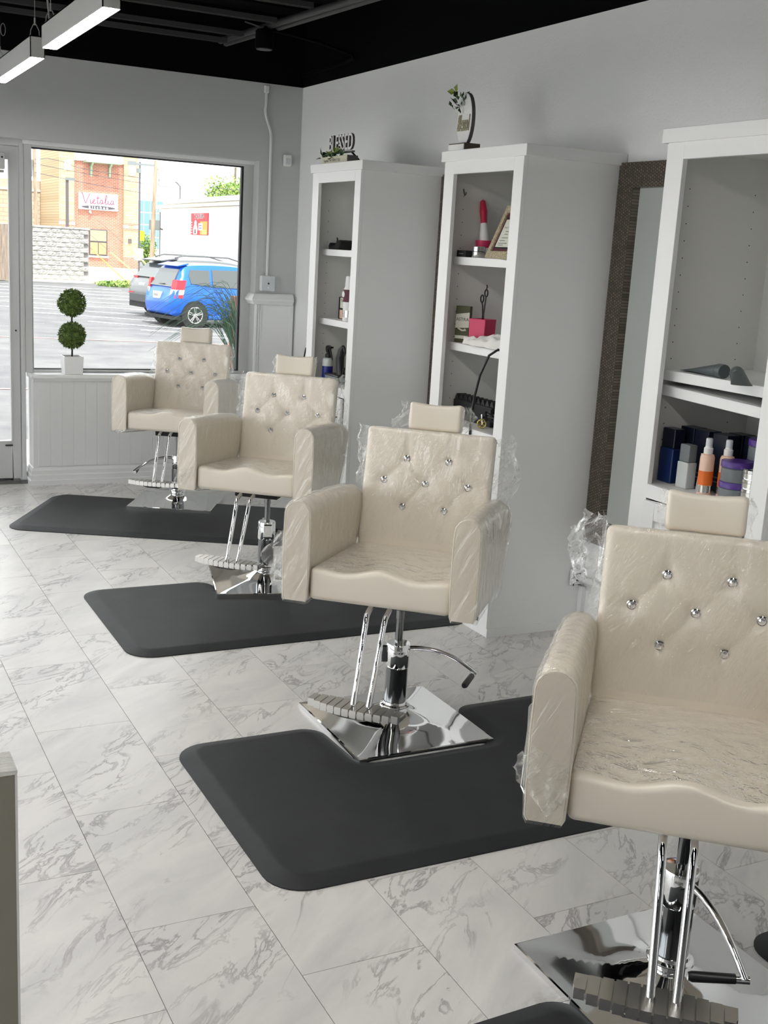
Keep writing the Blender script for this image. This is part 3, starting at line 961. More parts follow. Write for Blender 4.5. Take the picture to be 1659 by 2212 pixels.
def make_lever():
    m = MB()
    pts = []
    for i in range(11):
        q = i/10
        pts.append((0.03+0.235*q, 0.0, 0.272+0.012*math.sin(q*PI*0.9)-0.078*q*q))
    m.tube(pts, [0.009-0.002*i/10 for i in range(11)], 10)
    return m.mesh('pump_lever', 'chrome', 60)
def make_grip():
    m = MB().cyl((0.262, 0.012, 0.194), (0.250, -0.015, 0.192), 0.0085, n=14)
    return m.mesh('elbow', 'chrome', 60)
def make_handle():
    return MB().tube([(0.250, -0.012, 0.192), (0.222, -0.092, 0.189), (0.219, -0.10, 0.189)], [0.010, 0.011, 0.008], 14).mesh('grip', 'black_plastic', 60)

def make_back_film(seed):
    def fn(a, b):
        u = -BW-0.002+(2*BW+0.004)*a; t = 0.02+(HB-0.02)*b
        k = mnoise.noise_vector(Vector((u*9+seed, t*9, seed)))
        k2 = mnoise.noise(Vector((u*30+t*12+seed, t*8, seed)))
        return bk(u+k.x*0.003, t+k.z*0.003, -0.0105-0.003*abs(k.y)-0.0032*k2)
    return MB().grid(fn, 44, 40).mesh('plastic_film', 'tight_film', 180)
def make_seat_film(seed):
    def fn(a, b):
        u = -SW+0.006+(2*SW-0.012)*a; v = VF+0.012+(VB-VF-0.05)*b
        fr = (v-VF)/(VB-VF)
        k = mnoise.noise_vector(Vector((u*8+seed, v*8, seed)))
        wave = 0.010*math.exp(-(u/0.05)**2) - 0.010*(math.exp(-((u-0.115)/0.06)**2) + math.exp(-((u+0.115)/0.06)**2))
        z = wave*max(0, 1-fr*1.1)*1.2 + 0.010*math.sin(PI*max(0, min(1, fr)))*(1-(u/SW)**2) + SBZ*fr
        return (u, v, z+0.0035+0.004*abs(k.z))
    return MB().grid(fn, 40, 40).mesh('plastic_film', 'tight_film', 180)
CACHE = {}
def cached(key, fn):
    if key not in CACHE: CACHE[key] = fn()
    return CACHE[key]

def salon_chair(loc, th, zs, low, base_th, lever_th, foot_th, label, films, arm_films, lever=True, lift=0.0):
    t = thing('salon_chair', label, 'chair', (loc[0], loc[1], 0), th, 'cream salon chairs along the wall')
    zt = (0, 0, zs)
    se = link('seat', cached('seat', make_seat), t, zt)
    b = link('backrest', cached('back', make_back), t, zt)
    link('piping', cached('bp', make_back_piping), b)
    for u, tt in BTN:
        c = bk(u, tt, 0.0075)
        o = link('button', cached('btn', lambda: MB().lathe([(0.0135, -0.002), (0.0135, 0.003), (0.011, 0.005), (0.0105, 0.002)], n=20).mesh('button', 'chrome', 40)), b, c, (PI/2+TAU, 0, 0))
        link('crystal', cached('cry', lambda: MB().lathe([(0.0105, 0.002), (0.009, 0.006), (0.005, 0.009), (0.0005, 0.0095)], n=9).mesh('crystal', 'crystal')), o)
    link('headrest', cached('head', make_headrest), t, zt)
    link('headrest_post', cached('hpost', lambda: MB().box(-0.025, 0.025, 0.405, 0.411, 0.28, 0.40).mesh('headrest_post', 'chrome')), t, zt)
    for sg in (-1, 1):
        a = link('armrest', cached('arm%d' % sg, lambda: make_arm(sg)), t, zt)
        link('piping', cached('ap%d' % sg, lambda: make_arm_piping(sg)), a)
        if sg in arm_films:
            link('plastic_film', make_arm_film(sg, arm_films[sg]), a)
    link('plastic_film', make_back_film(zs*100+th*7), b)
    link('plastic_film', make_seat_film(zs*70+th*11), se)
    for me in films:
        link('plastic_film', me, t, zt)
    # under the seat
    link('seat_frame', cached('sf', lambda: MB().box(-0.10, 0.10, -0.13, 0.15, -0.155, -0.125).mesh('seat_frame', 'black_matt')), t, zt, bevel=0.004)
    if lever:
        def rl():
            p = [(-0.14, -0.05, -0.135), (-0.24, -0.085, -0.146), (-0.30, -0.105, -0.15), (-0.325, -0.10, -0.15), (-0.334, -0.075, -0.15), (-0.345, 0.05, -0.148), (-0.362, 0.26, -0.145), (-0.366, 0.34, -0.142)]
            m = MB().tube(p, 0.0045, 10)
            m.tube([(-0.355, 0.20, -0.145), (-0.368, 0.36, -0.14), (-0.36, 0.40, -0.138)], [0.0055, 0.0095, 0.006], 8)
            return m.mesh('recline_lever', 'chrome', 60)
        link('recline_lever', cached('rl', rl), t, zt)
    # column, standing on the base centre
    ca, sa = math.cos(-th), math.sin(-th)
    lx, ly = low[0]-loc[0], low[1]-loc[1]
    lo = (ca*lx-sa*ly, sa*lx+ca*ly, lift)
    link('base_plate', cached('base', make_base), t, lo, (0, 0, base_th-th))
    col = link('column', cached('col', lambda: MB().lathe([(0.037, 0.05), (0.037, 0.215), (0.034, 0.216)], n=28).mesh('column', 'chrome_dark', 40)), t, lo)
    link('column_ring', cached('ring', lambda: MB().lathe([(0.058, 0.03), (0.05, 0.05), (0.044, 0.058), (0.05, 0.063), (0.052, 0.070), (0.05, 0.077), (0.042, 0.081), (0.040, 0.088), (0.0375, 0.089)], n=28).mesh('column_ring', 'chrome', 40)), t, lo)
    link('pump_collar', cached('collar', lambda: MB().lathe([(0.0385, 0.208), (0.0405, 0.212), (0.0405, 0.286), (0.038, 0.291), (0.014, 0.292)], n=28).mesh('pump_collar', 'chrome', 40)), t, lo)
    link('piston', cached('rod', lambda: MB().lathe([(0.013, 0.29), (0.013, 0.375), (0.015, 0.376), (0.015, 0.43), (0.02, 0.435), (0.02, 0.475)], n=20).mesh('piston', 'chrome_dark', 40)), t, lo)
    lv = link('pump_lever', cached('plv', make_lever), t, lo, (0, 0, lever_th-th))
    link('elbow', cached('elb', make_grip), lv)
    link('grip', cached('grp', make_handle), lv)
    link('pump_bracket', cached('pbr', lambda: MB().box(-0.056, -0.034, -0.02, 0.02, 0.225, 0.285).mesh('pump_bracket', 'chrome')), t, lo, (0, 0, lever_th-th), bevel=0.004)
    # footrest hanging from the seat frame
    for u in (-0.03, 0.03):
        link('footrest_bar', cached('fb%g' % u, lambda: MB().tube([(u, -0.24, zs-0.112), (u*1.0, -0.285, zs-0.125), (u*0.95, -0.30, zs-0.15), (u*0.8, -0.415, 0.215), (u*0.8, -0.418, 0.20)], 0.0088, 12).mesh('footrest_bar', 'chrome', 60)), t, (-0.004, 0, 0))
    fp = link('foot_plate', cached('fp', make_foot_plate), t, (-0.02, -0.41, 0.197), (0, 0, foot_th))
    for k in range(12):
        x = -0.1375 + k*0.025
        o = link('rib', cached('rib', make_foot_rib), fp, (x, 0, 0))
        o.scale = (1, math.sqrt(max(0.1, 1-(x/0.165)**2)), 1)
    return t

up_l = (-BW, 0.30, 0.36)
def bkt(u, t, off): return tuple(bk(u, t, off))
f1 = [film_patch(bkt(-0.094, HB+0.012, 0.05), bkt(-0.094, HB+0.092, 0.06), (-1, 0.1, -0.15), 0.065, 1, 0.016, prof=lambda s: 0.7+0.3*math.cos(s*4)),
      film_patch(bkt(0.094, HB+0.012, 0.05), bkt(0.094, HB+0.092, 0.06), (1, 0.1, -0.1), 0.05, 2, 0.016),
      film_patch(bkt(BW, 0.14, 0.05), bkt(BW, 0.40, 0.03), (0.9, 0.45, -0.1), 0.10, 3, 0.022, prof=lambda s: 0.35+0.65*math.sin(PI*min(1, s*0.85))),
      film_patch(bkt(-BW-0.001, 0.23, 0.03), bkt(-BW-0.001, 0.41, 0.03), (-1, 0.35, -0.25), 0.065, 4, 0.018, prof=lambda s: 0.5+0.4*s),
      film_patch((-SW-0.078, -0.30, -0.07), (-SW-0.07, -0.29, 0.09), (-0.9, 0.5, 0.0), 0.09, 5, 0.02)]
f0 = [film_patch(bkt(-BW, 0.27, 0.045), bkt(-BW, 0.415, 0.03), (-0.75, 0.65, 0.05), 0.12, 11, 0.028, prof=lambda s: 0.5+0.5*math.sin(PI*s*0.8+0.4)),
      film_patch(bkt(-BW-0.002, 0.05, 0.02), bkt(-BW-0.002, 0.40, 0.03), (-0.6, 0.6, 0.0), 0.022, 12, 0.008, 30, 6),
      film_patch(bkt(-0.095, HB+0.014, 0.05), bkt(-0.095, HB+0.094, 0.06), (-1, 0.2, -0.1), 0.02, 13, 0.007),
      film_patch(bkt(0.095, HB+0.014, 0.05), bkt(0.095, HB+0.094, 0.06), (1, 0.2, -0.2), 0.02, 14, 0.007),
      film_patch((-SW-0.074, -0.307, 0.05), (-SW-0.004, -0.307, 0.02), (0.0, -0.15, -1), 0.11, 15, 0.012),
      film_patch((-SW-0.079, -0.29, -0.03), (-SW-0.079, -0.29, 0.02), (-1, 0.0, -0.2), 0.03, 16, 0.010, 8, 6)]
f2 = [film_patch(bkt(BW, 0.12, 0.05), bkt(BW, 0.41, 0.04), (0.8, 0.55, -0.25), 0.10, 21, 0.018, prof=lambda s: 0.8-0.5*s),
      film_patch(bkt(-BW, 0.20, 0.03), bkt(-BW, 0.40, 0.03), (-1, 0.1, -0.2), 0.04, 22, 0.012),
      film_patch(bkt(0.095, HB+0.014, 0.05), bkt(0.095, HB+0.094, 0.06), (1, 0.2, -0.3), 0.018, 23, 0.006),
      film_patch(bkt(-0.095, HB+0.014, 0.05), bkt(-0.095, HB+0.094, 0.06), (-1, 0.2, -0.3), 0.018, 24, 0.006),
      film_patch((-SW-0.075, -0.307, -0.02), (-SW-0.005, -0.307, 0.0), (-0.3, -0.2, -1), 0.08, 25, 0.012)]
f3 = [film_patch(bkt(BW, 0.16, 0.05), bkt(BW, 0.40, 0.04), (0.8, 0.55, -0.35), 0.06, 31, 0.012, prof=lambda s: 0.8-0.5*s),
      film_patch(bkt(-BW, 0.10, 0.03), bkt(-BW, 0.34, 0.03), (-1, 0.3, -0.2), 0.04, 32, 0.012),
      film_patch((-SW-0.07, -0.306, -0.105), (-SW-0.01, -0.306, -0.105), (0, -0.2, -1), 0.02, 33, 0.006, 8, 5)]
R_ = math.radians
salon_chair((1.661, 1.731), R_(-41.1), 0.586, (1.652, 1.69), 0.0, R_(-101), R_(-2), 'cream tufted salon chair nearest the camera, cut off by the right edge', f0, {-1: 3.3, 1: 9.1})
salon_chair((1.733, 3.199), R_(-41.0), 0.594, (1.735, 3.185), 0.0, R_(-27), R_(-9), 'cream tufted salon chair, third from the window, with film bunched beside its headrest', f1, {-1: 5.2, 1: 1.4})
salon_chair((1.893, 4.859), R_(-38.9), 0.594, (1.90, 4.835), R_(-13.8), R_(75), R_(-6), 'cream tufted salon chair, second from the window, before the shelf with the blue spray bottle', f2, {-1: 2.2, 1: 7.7}, lift=0.0182)
salon_chair((1.996, 6.581), R_(-31.0), 0.586, (1.99, 6.54), R_(-29), R_(178), R_(-4), 'cream tufted salon chair nearest the shop window, farthest from the camera', f3, {-1: 8.2, 1: 4.6}, lift=0.0182)
# ================================================================== cabinets along the right wall
XF = 2.539
SH = (1.553, 1.184, 0.847)       # shelf tops
def cabinet(y0, y1, label, shelves, lower_handle=True):
    t = thing('shelf_cabinet', label, 'cabinet', (XF, y0, 0), 0, 'tall white open shelf cabinets')
    W = y1-y0; D = XR-XF-0.002
    MB().box(0.0, D, 0.0, 0.016, 0, 1.945).build('side_panel', 'cabinet_white', t)
    MB().box(0.0, D, W-0.016, W, 0, 1.945).build('side_panel', 'cabinet_white', t)
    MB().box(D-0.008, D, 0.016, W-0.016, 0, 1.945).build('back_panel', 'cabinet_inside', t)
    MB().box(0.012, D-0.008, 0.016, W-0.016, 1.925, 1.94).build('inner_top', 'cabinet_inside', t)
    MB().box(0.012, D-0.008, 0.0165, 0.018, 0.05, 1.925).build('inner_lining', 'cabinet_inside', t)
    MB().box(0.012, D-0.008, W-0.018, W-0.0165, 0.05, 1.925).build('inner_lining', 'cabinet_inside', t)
    cap = MB().box(-0.024, D, -0.02, W+0.026, 1.945, 1.99).build('top_cap', 'cabinet_white', t, bevel=0.002)
    # face frame
    MB().box(-0.019, -0.0002, 0.0, 0.068, 0.0, 1.945).build('stile', 'cabinet_white', t, bevel=0.0015)
    MB().box(-0.019, -0.0002, W-0.08, W, 0.0, 1.945).build('stile', 'cabinet_white', t, bevel=0.0015)
    MB().box(-0.019, -0.0002, 0.068, W-0.08, 1.893, 1.945).build('top_rail', 'cabinet_white', t)
    MB().box(-0.019, -0.0002, 0.068, W-0.08, 0.80, 0.847).build('middle_rail', 'cabinet_white', t)
    MB().box(-0.019, -0.0002, 0.068, W-0.08, 0.0, 0.05).build('bottom_rail', 'cabinet_white', t)
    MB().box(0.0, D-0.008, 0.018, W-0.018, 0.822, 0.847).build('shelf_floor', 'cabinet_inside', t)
    for z, rx, dz in shelves:
        o = MB().box(0.045, D-0.008, -(W/2-0.019), W/2-0.019, -0.034, 0).build('shelf', 'cabinet_white', t, loc=(0, W/2, z+dz), bevel=0.0015)
        o.rotation_euler = (rx, 0, 0)
    # a pair of framed doors below
    yy = (0.075, W-0.087)
    d = thing('door', None, None); d.parent = t
    m = MB()
    a, b = yy
    m.box(-0.037, -0.0195, a, a+0.06, 0.055, 0.795); m.box(-0.037, -0.0195, b-0.06, b, 0.055, 0.795)
    m.box(-0.037, -0.0195, a+0.06, b-0.06, 0.735, 0.795); m.box(-0.037, -0.0195, a+0.06, b-0.06, 0.055, 0.115)
    m.build('door_rim', 'cabinet_white', d, bevel=0.002)
    MB().box(-0.028, -0.0195, a+0.06, b-0.06, 0.115, 0.735).build('door_panel', 'cabinet_white', d)
    if lower_handle:
        MB().tube([(-0.038, a+0.03, 0.70), (-0.062, a+0.03, 0.69), (-0.062, a+0.03, 0.60), (-0.038, a+0.03, 0.59)], 0.005, 8).build('handle', 'black_plastic', d, smooth=60)
    # scribe strip at the wall, base strip on the side in view
    MB().box(D-0.018, D, -0.006, -0.0002, 0.04, 1.945).build('scribe_strip', 'cabinet_white', t)
    MB().box(-0.019, D, -0.006, -0.0002, 0.0, 0.038).build('base_strip', 'cabinet_white', t)
    # rows of shelf pin holes
    m = MB()
    for xx in (0.075, 0.36):
        z = 0.93
        while z < 1.86:
            m.cyl((xx, W-0.0185, z), (xx, W-0.0178, z), 0.0022, n=6)
            z += 0.055
    m.build('pin_holes', 'black_matt', t)['kind'] = 'stuff'
    return t
cabinet(5.317, 5.917, 'white shelf cabinet farthest from the camera, holding the blue spray bottle', [(SH[0], 0, 0), (SH[1], 0, 0)])
c2 = cabinet(3.867, 4.481, 'white shelf cabinet in the middle, holding the framed certificate', [(SH[0], 0, 0), (SH[1], 0, 0)])
cabinet(2.425, 3.035, 'white shelf cabinet nearest the camera, cut off by the right edge', [(1.224, 0, 0), (1.168, R_(-1.6)*-1, -0.002)], False)
MB().tube([(0.07, 0.594, 1.84), (0.07, 0.588, 1.825), (0.07, 0.58, 1.813), (0.072, 0.576, 1.818), (0.074, 0.576, 1.827)], 0.003, 6).build('hook', 'chrome_dark', c2)

# ---------------------------------------------------------------- mirrors between the cabinets
def wall_mirror(y0, y1, label):
    t = thing('wall_mirror', label, 'mirror', (XR, y0, 0.40), 0, 'mosaic framed mirrors')
    W = y1-y0; H = 1.555; w = 0.098
    for nm, poly in (('left', [(W, 0), (W, H), (W-w, H-w), (W-w, w)]), ('right', [(0, 0), (w, w), (w, H-w), (0, H)]),
                     ('top', [(0, H), (w, H-w), (W-w, H-w), (W, H)]), ('bottom', [(0, 0), (W, 0), (W-w, w), (w, w)])):
        MB().prism(poly, lambda a, b, h: (h, a, b), -0.03, -0.001).build('frame_side', 'mosaic', t)
    MB().box(-0.012, -0.006, w-0.003, W-w+0.003, w-0.003, H-w+0.003).build('glass', 'mirror', t)
    return t
wall_mirror(3.042, 3.858, 'mirror in a bronze mosaic frame between the two nearer cabinets')
wall_mirror(4.508, 5.308, 'mirror in a bronze mosaic frame behind the middle cabinet, mostly hidden')

# wall pipe passing through a square flange low on the middle cabinet's side
t = thing('wall_duct', 'white square flange and pipe low between the two nearer cabinets', 'pipe', (2.955, 3.86, 0.235))
m = MB(); 
m.box(-0.035, -0.02, -0.012, -0.0005, -0.035, 0.035); m.box(0.02, 0.038, -0.012, -0.0005, -0.035, 0.035)
m.box(-0.02, 0.02, -0.012, -0.0005, 0.018, 0.035); m.box(-0.02, 0.02, -0.012, -0.0005, -0.035, -0.018)
m.build('flange', 'trim_white', t, bevel=0.003)
MB().box(-0.02, 0.02, -0.004, -0.0005, -0.018, 0.018).build('opening', 'black_matt', t)
MB().tube([(0.006, -0.005, 0), (0.006, -0.2, 0.0), (0.006, -0.815, 0.0)], 0.013, 14).build('pipe', 'pipe_white', t, smooth=60)
o = MB().box(XR-0.022, XR-0.0005, 3.84, 3.858, 0.0, 0.19).build('trim_4', 'trim_white'); struct(o, 'white strip below the pipe flange')

# black hook and cord on the wall left of the far cabinet
t = thing('hanging_cord', 'black cable looped over a hook on the wall beside the far cabinet', 'cord', (XR, 6.96, 0.90))
pts = []
for i in range(15):
    q = i/14
    pts.append((-0.03, 0.075-0.13*q, -0.17+0.23*math.sin(q*PI*0.62)))
MB().tube(pts, 0.005, 8).build('cable', 'black_plastic', t, smooth=60)
MB().tube([(-0.03, -0.055, 0.045), (-0.03, -0.062, 0.02), (-0.03, -0.06, -0.02), (-0.03, -0.03, 0.02), (-0.03, 0.0, 0.03)], 0.007, 8).build('plug', 'black_plastic', t, smooth=60)
MB().cyl((-0.06, -0.05, 0.03), (0, -0.05, 0.03), 0.007, n=12).build('hook', 'trim_white', t)
MB().box(-0.012, -0.0005, -0.10, -0.02, -0.13, -0.06).build('socket', 'trim_white', t, bevel=0.004)

# ================================================================== decor on the cabinet tops
t = thing('word_sign', 'cut out BLESSED sign with leaves on the far cabinet', 'sign', (2.60, 5.76, 1.99))
MB().box(-0.03, 0.03, -0.165, 0.165, 0.0, 0.042).build('base_block', 'sign_edge', t, bevel=0.002)
MB().box(-0.0315, -0.0302, -0.16, 0.163, 0.001, 0.041).build('face_board', 'sign_cream', t)
o = link('lettering', text_mesh('Together WE HAVE IT ALL', 0.019, 0.0003, 'ink_grey', 0.2), t, (-0.0322, 0.03, 0.021), FACE_MX)
o = link('letters', text_mesh('BLESSED', 0.118, 0.006, 'sign_edge', 0.0, 0.95, 0.001), t, (0.005, -0.005, 0.108), FACE_MX); o.scale = (0.74, 1, 1)
o2 = link('letter_face', text_mesh('BLESSED', 0.118, 0.0007, 'sign_white', 0.0, 0.95, 0.001), o, (0, 0, 0.0068))
MB().box(-0.004, 0.012, -0.16, 0.155, 0.058, 0.066).build('letter_bar', 'sign_edge', t)
MB().obox((0.05, -0.12, 0.03), (0.10, 0.012, 0.006), RY(R_(40))).build('easel_leg', 'black_matt', t)
def leaves(t, c, n, spread, size, mat, seed, name='leaf'):
    rnd = random.Random(seed)
    for i in range(n):
        p = Vector(c) + Vector((rnd.uniform(-1, 1)*spread[0], rnd.uniform(-1, 1)*spread[1], rnd.uniform(-1, 1)*spread[2]))
        d = (p-Vector(c) + Vector((rnd.uniform(-.4, .1), rnd.uniform(-.5, .5), rnd.uniform(0, .6)))*0.05).normalized()
        s = d.cross(Vector((rnd.gauss(0, 1), rnd.gauss(0, 1), rnd.gauss(0, 1)))).normalized()
        L = size*rnd.uniform(0.8, 1.3); w = L*0.33; k = d.cross(s)*w*0.4
        m = MB().add([p, p+d*L*0.45+s*w+k, p+d*L, p+d*L*0.45-s*w+k, p+d*L*0.45], [(0, 1, 4), (1, 2, 4), (2, 3, 4), (3, 0, 4)])
        m.build(name, mat, t, fix=False)
leaves(t, (-0.02, 0.03, 0.045), 22, (0.012, 0.13, 0.012), 0.034, 'leaf_dark', 5)
leaves(t, (-0.03, 0.0, 0.05), 5, (0.01, 0.03, 0.012), 0.034, 'leaf_light', 6)
leaves(t, (-0.025, 0.155, 0.045), 4, (0.01, 0.02, 0.012), 0.04, 'leaf_dark', 8)

t = thing('oval_sign', 'oval white plaque with script lettering and greenery on the middle cabinet', 'sign', (2.645, 4.545, 1.99), R_(0))
MB().box(-0.035, 0.045, -0.062, 0.075, 0.0, 0.045).build('base_block', 'sign_wood', t, bevel=0.002)
MB().box(-0.037, -0.0352, -0.06, 0.073, 0.004, 0.04).build('face_board', 'sign_white', t)
N = 28
ov = [(0.062*math.sin(2*PI*k/N)*1.02, 0.146 - 0.112*math.cos(2*PI*k/N)) for k in range(N)]
MB().prism(ov, lambda a, b, h: (h, a, b), -0.006, 0.010).build('plaque', 'sign_edge', t, smooth=40)
MB().prism([(a*0.97, (b-0.146)*0.98+0.146) for a, b in ov], lambda a, b, h: (h, a, b), -0.0075, -0.0061).build('plaque_face', 'sign_white', t)
o = link('lettering', text_mesh('Blessed', 0.058, 0.002, 'ink_gold', 0.3, 0.92), t, (-0.0105, 0.004, 0.128), FACE_MX); o.scale = (0.62, 1.7, 1)
leaves(t, (-0.02, 0.022, 0.215), 20, (0.018, 0.03, 0.03), 0.032, 'leaf_dark', 15)
leaves(t, (-0.03, 0.045, 0.262), 2, (0.004, 0.008, 0.005), 0.032, 'leaf_light', 3)
leaves(t, (-0.03, 0.055, 0.195), 4, (0.008, 0.02, 0.012), 0.02, 'leaf_dark', 4)

# ================================================================== things on the shelves
def lathe_thing(name, label, cat, loc, parts, group=None):
    """parts: (name, material, profile)"""
    t = thing(name, label, cat, loc, 0, group)
    for nm, mt, pr in parts:
        MB().lathe(pr, n=20).build(nm, mt, t, smooth=40)
    return t
# --- far cabinet
z = SH[0]
t = thing('black_pouch', 'black crumpled pouch on the top shelf of the far cabinet', 'pouch', (2.64, 5.86, z))
m = MB(); m.prism([(0.03, 0), (-0.11, 0), (-0.11, 0.045), (-0.085, 0.052), (-0.06, 0.047), (-0.045, 0.022), (-0.005, 0.02), (0.0, 0.034), (0.03, 0.036)], lambda a, b, h: (h+b*0.3, a, b), -0.03, 0.05)
m.build('body', 'black_matt', t, bevel=0.006)
MB().tube([(0, -0.03, 0.04), (0, -0.035, 0.055), (0, -0.028, 0.062)], 0.004, 6).build('tab', 'black_plastic', t)
MB().cyl((-0.032, 0.012, 0.008), (-0.026, 0.012, 0.008), 0.005, n=10).build('snap', 'chrome', t)
z = SH[1]
t = thing('dye_box', 'dark and orange carton standing on the middle shelf of the far cabinet', 'box', (2.66, 5.70, z))
MB().box(0.0, 0.07, 0.022, 0.115, 0, 0.118).build('carton', 'box_dark', t, bevel=0.001)
MB().box(-0.0012, -0.0001, 0.022, 0.092, 0.06, 0.115).build('cream_panel', 'cream_paper', t)
MB().box(-0.0012, -0.0001, 0.022, 0.095, 0.004, 0.05).build('orange_panel', 'peach', t)
link('lettering', text_mesh('Thera', 0.022, 0.0002, 'ink_black'), t, (-0.0016, 0.058, 0.10), FACE_MX)
t = MB().box(2.70, 2.74, 5.79, 5.845, z, z+0.07).build('small_carton', 'box_dark', bevel=0.001); tag(t, 'small dark carton behind the orange carton in the far cabinet', 'box')
t = lathe_thing('spray_can', 'white and maroon aerosol can with a white cap in the far cabinet', 'can', (2.64, 5.635, z), [
    ('can_body', 'sign_white', [(0.033, 0), (0.034, 0.004), (0.034, 0.165), (0.026, 0.18)]), ('cap', 'trim_white', [(0.026, 0.178), (0.027, 0.182), (0.024, 0.232), (0.02, 0.236)])])
MB().lathe([(0.0344, 0.10), (0.0344, 0.165)], n=20).build('maroon_band', 'maroon', t, smooth=40)
MB().cyl((-0.036, 0.006, 0.14), (-0.034, 0.006, 0.14), 0.016, n=16).build('white_dot', 'sign_white', t)
MB().lathe([(0.0344, 0.02), (0.0344, 0.055)], n=20).build('grey_band', 'silver', t, smooth=40)
z = SH[2]
t = lathe_thing('spray_bottle', 'clear spray bottle half full of blue liquid with a black trigger', 'spray bottle', (2.62, 5.835, z), [
    ('lower_bottle', 'liquid_blue', [(0.029, 0.0), (0.03, 0.003), (0.03, 0.075), (0.001, 0.075)]), ('upper_bottle', 'frosted', [(0.03, 0.0752), (0.03, 0.105), (0.026, 0.116), (0.014, 0.122)]),
    ('collar', 'black_plastic', [(0.014, 0.119), (0.0155, 0.121), (0.0155, 0.14), (0.01, 0.143), (0.01, 0.16)])])
MB().prism([(0.012, 0.15), (0.022, 0.165), (0.018, 0.182), (-0.005, 0.19), (-0.025, 0.184), (-0.052, 0.186), (-0.05, 0.176), (-0.03, 0.172), (-0.012, 0.165), (-0.01, 0.15)], lambda a, b, h: (h, a, b), -0.009, 0.009).build('spray_head', 'black_plastic', t, bevel=0.002)
MB().tube([(0, -0.02, 0.172), (0, -0.035, 0.15), (0, -0.05, 0.128), (0, -0.062, 0.112)], [0.006, 0.006, 0.005, 0.003], 8).build('trigger', 'black_plastic', t, smooth=60)
t = thing('clipper_stand', 'black upright hair clipper on a grey charging base in the far cabinet', 'clipper', (2.63, 5.66, z))
MB().box(-0.05, 0.10, -0.055, 0.12, 0.012, 0.034).build('charging_base', 'jar_grey', t, bevel=0.004)
MB().box(-0.052, 0.102, -0.057, 0.122, 0.034, 0.044).build('base_top', 'black_plastic', t, bevel=0.003)
MB().tube([(0, 0.02, 0.04), (0, 0.032, 0.08), (0, 0.036, 0.13), (0, 0.022, 0.175), (0, 0.002, 0.198)], [0.02, 0.022, 0.024, 0.021, 0.010], 14).build('clipper_body', 'black_plastic', t, smooth=60)
MB().tube([(0, 0.004, 0.196), (0, -0.014, 0.188), (0, -0.022, 0.165), (0, -0.016, 0.15)], [0.008, 0.007, 0.006, 0.004], 10).build('guard', 'black_plastic', t, smooth=60)
MB().tube([(0, -0.01, 0.044), (0, -0.016, 0.07), (0, -0.02, 0.085)], 0.006, 8).build('cradle', 'black_plastic', t, smooth=60)
t = MB().box(2.78, 2.84, 5.64, 5.84, z, z+0.125).build('tan_box', 'tan', bevel=0.004); tag(t, 'tan box at the back of the far cabinet behind the spray bottle', 'box')
# --- middle cabinet, top shelf
z = SH[0]
t = thing('small_box', 'small flat black box at the left end of the certificate shelf', 'box', (2.59, 4.375, z))
MB().box(0.0, 0.06, 0.0, 0.075, 0, 0.028).build('carton', 'black_matt', t, bevel=0.002)
MB().box(-0.0006, 0.0, 0.02, 0.055, 0.012, 0.016).build('print_line', 'jar_grey', t)
t = lathe_thing('silver_jar', 'shiny silver jar beside the flat black box', 'jar', (2.632, 4.335, z), [
    ('glass_body', 'silver', [(0.028, 0), (0.03, 0.003), (0.03, 0.024), (0.026, 0.027)]), ('lid', 'chrome', [(0.029, 0.0272), (0.029, 0.045), (0.026, 0.048)])])
t = thing('brush_cup', 'pink cup holding a white and red handled brush on the certificate shelf', 'cup', (2.70, 4.41, z))
MB().lathe([(0.026, 0), (0.028, 0.002), (0.038, 0.075), (0.035, 0.075), (0.026, 0.006), (0.001, 0.006)], n=20).build('cup', 'pink', t, smooth=40)
b = thing('brush', 'red and white handled brush standing in the pink cup', 'brush', (2.70, 4.41, z+0.008))
MB().tube([(0, -0.016, 0), (0, -0.004, 0.06), (0, 0.012, 0.14)], [0.026, 0.024, 0.014], 12).build('white_handle', 'sign_white', b, smooth=60)
MB().tube([(0, 0.012, 0.141), (0, 0.022, 0.19), (0, 0.034, 0.232), (0, 0.038, 0.236)], [0.0145, 0.017, 0.012, 0.006], 12).build('red_end', 'red_plastic', b, smooth=60)
t = thing('certificate', 'framed certificate in a speckled gold frame leaning on the shelf', 'framed certificate', (2.60, 4.235, z))
FRM = Matrix.Rotation(R_(22), 3, 'Y')
W, H = 0.235, 0.235
rot = RZ(R_(-9)) @ FRM
def cpt(a, b, h): return rot @ Vector((h, -a, b+0.002))
w = 0.032
for poly in ([(0, 0), (W, 0), (W-w, w), (w, w)], [(0, 0), (w, w), (w, H-w), (0, H)], [(0, H), (w, H-w), (W-w, H-w), (W, H)], [(W, 0), (W, H), (W-w, H-w), (W-w, w)]):
    MB().prism(poly, cpt, -0.002, 0.016).build('frame_side', 'frame_gold', t, bevel=0.002)
MB().prism([(w, w), (W-w, w), (W-w, H-w), (w, H-w)], cpt, 0.006, 0.012).build('mount', 'maroon', t)
MB().prism([(w+0.014, w+0.014), (W-w-0.014, w+0.014), (W-w-0.014, H-w-0.02), (w+0.014, H-w-0.02)], cpt, 0.0045, 0.0059).build('inner_mount', 'black_matt', t)
MB().prism([(w+0.02, w+0.02), (W-w-0.02, w+0.02), (W-w-0.02, H-w-0.03), (w+0.02, H-w-0.03)], cpt, 0.003, 0.0044).build('paper', 'cream_paper', t)
er = (rot.to_4x4() @ Matrix.Rotation(-PI/2, 4, 'Z') @ Matrix.Rotation(PI/2, 4, 'X')).to_euler()
link('lettering', text_mesh('Texas Cosmetology', 0.0135, 0.0001, 'ink_grey'), t, cpt(0.118, 0.138, 0.0027), er)
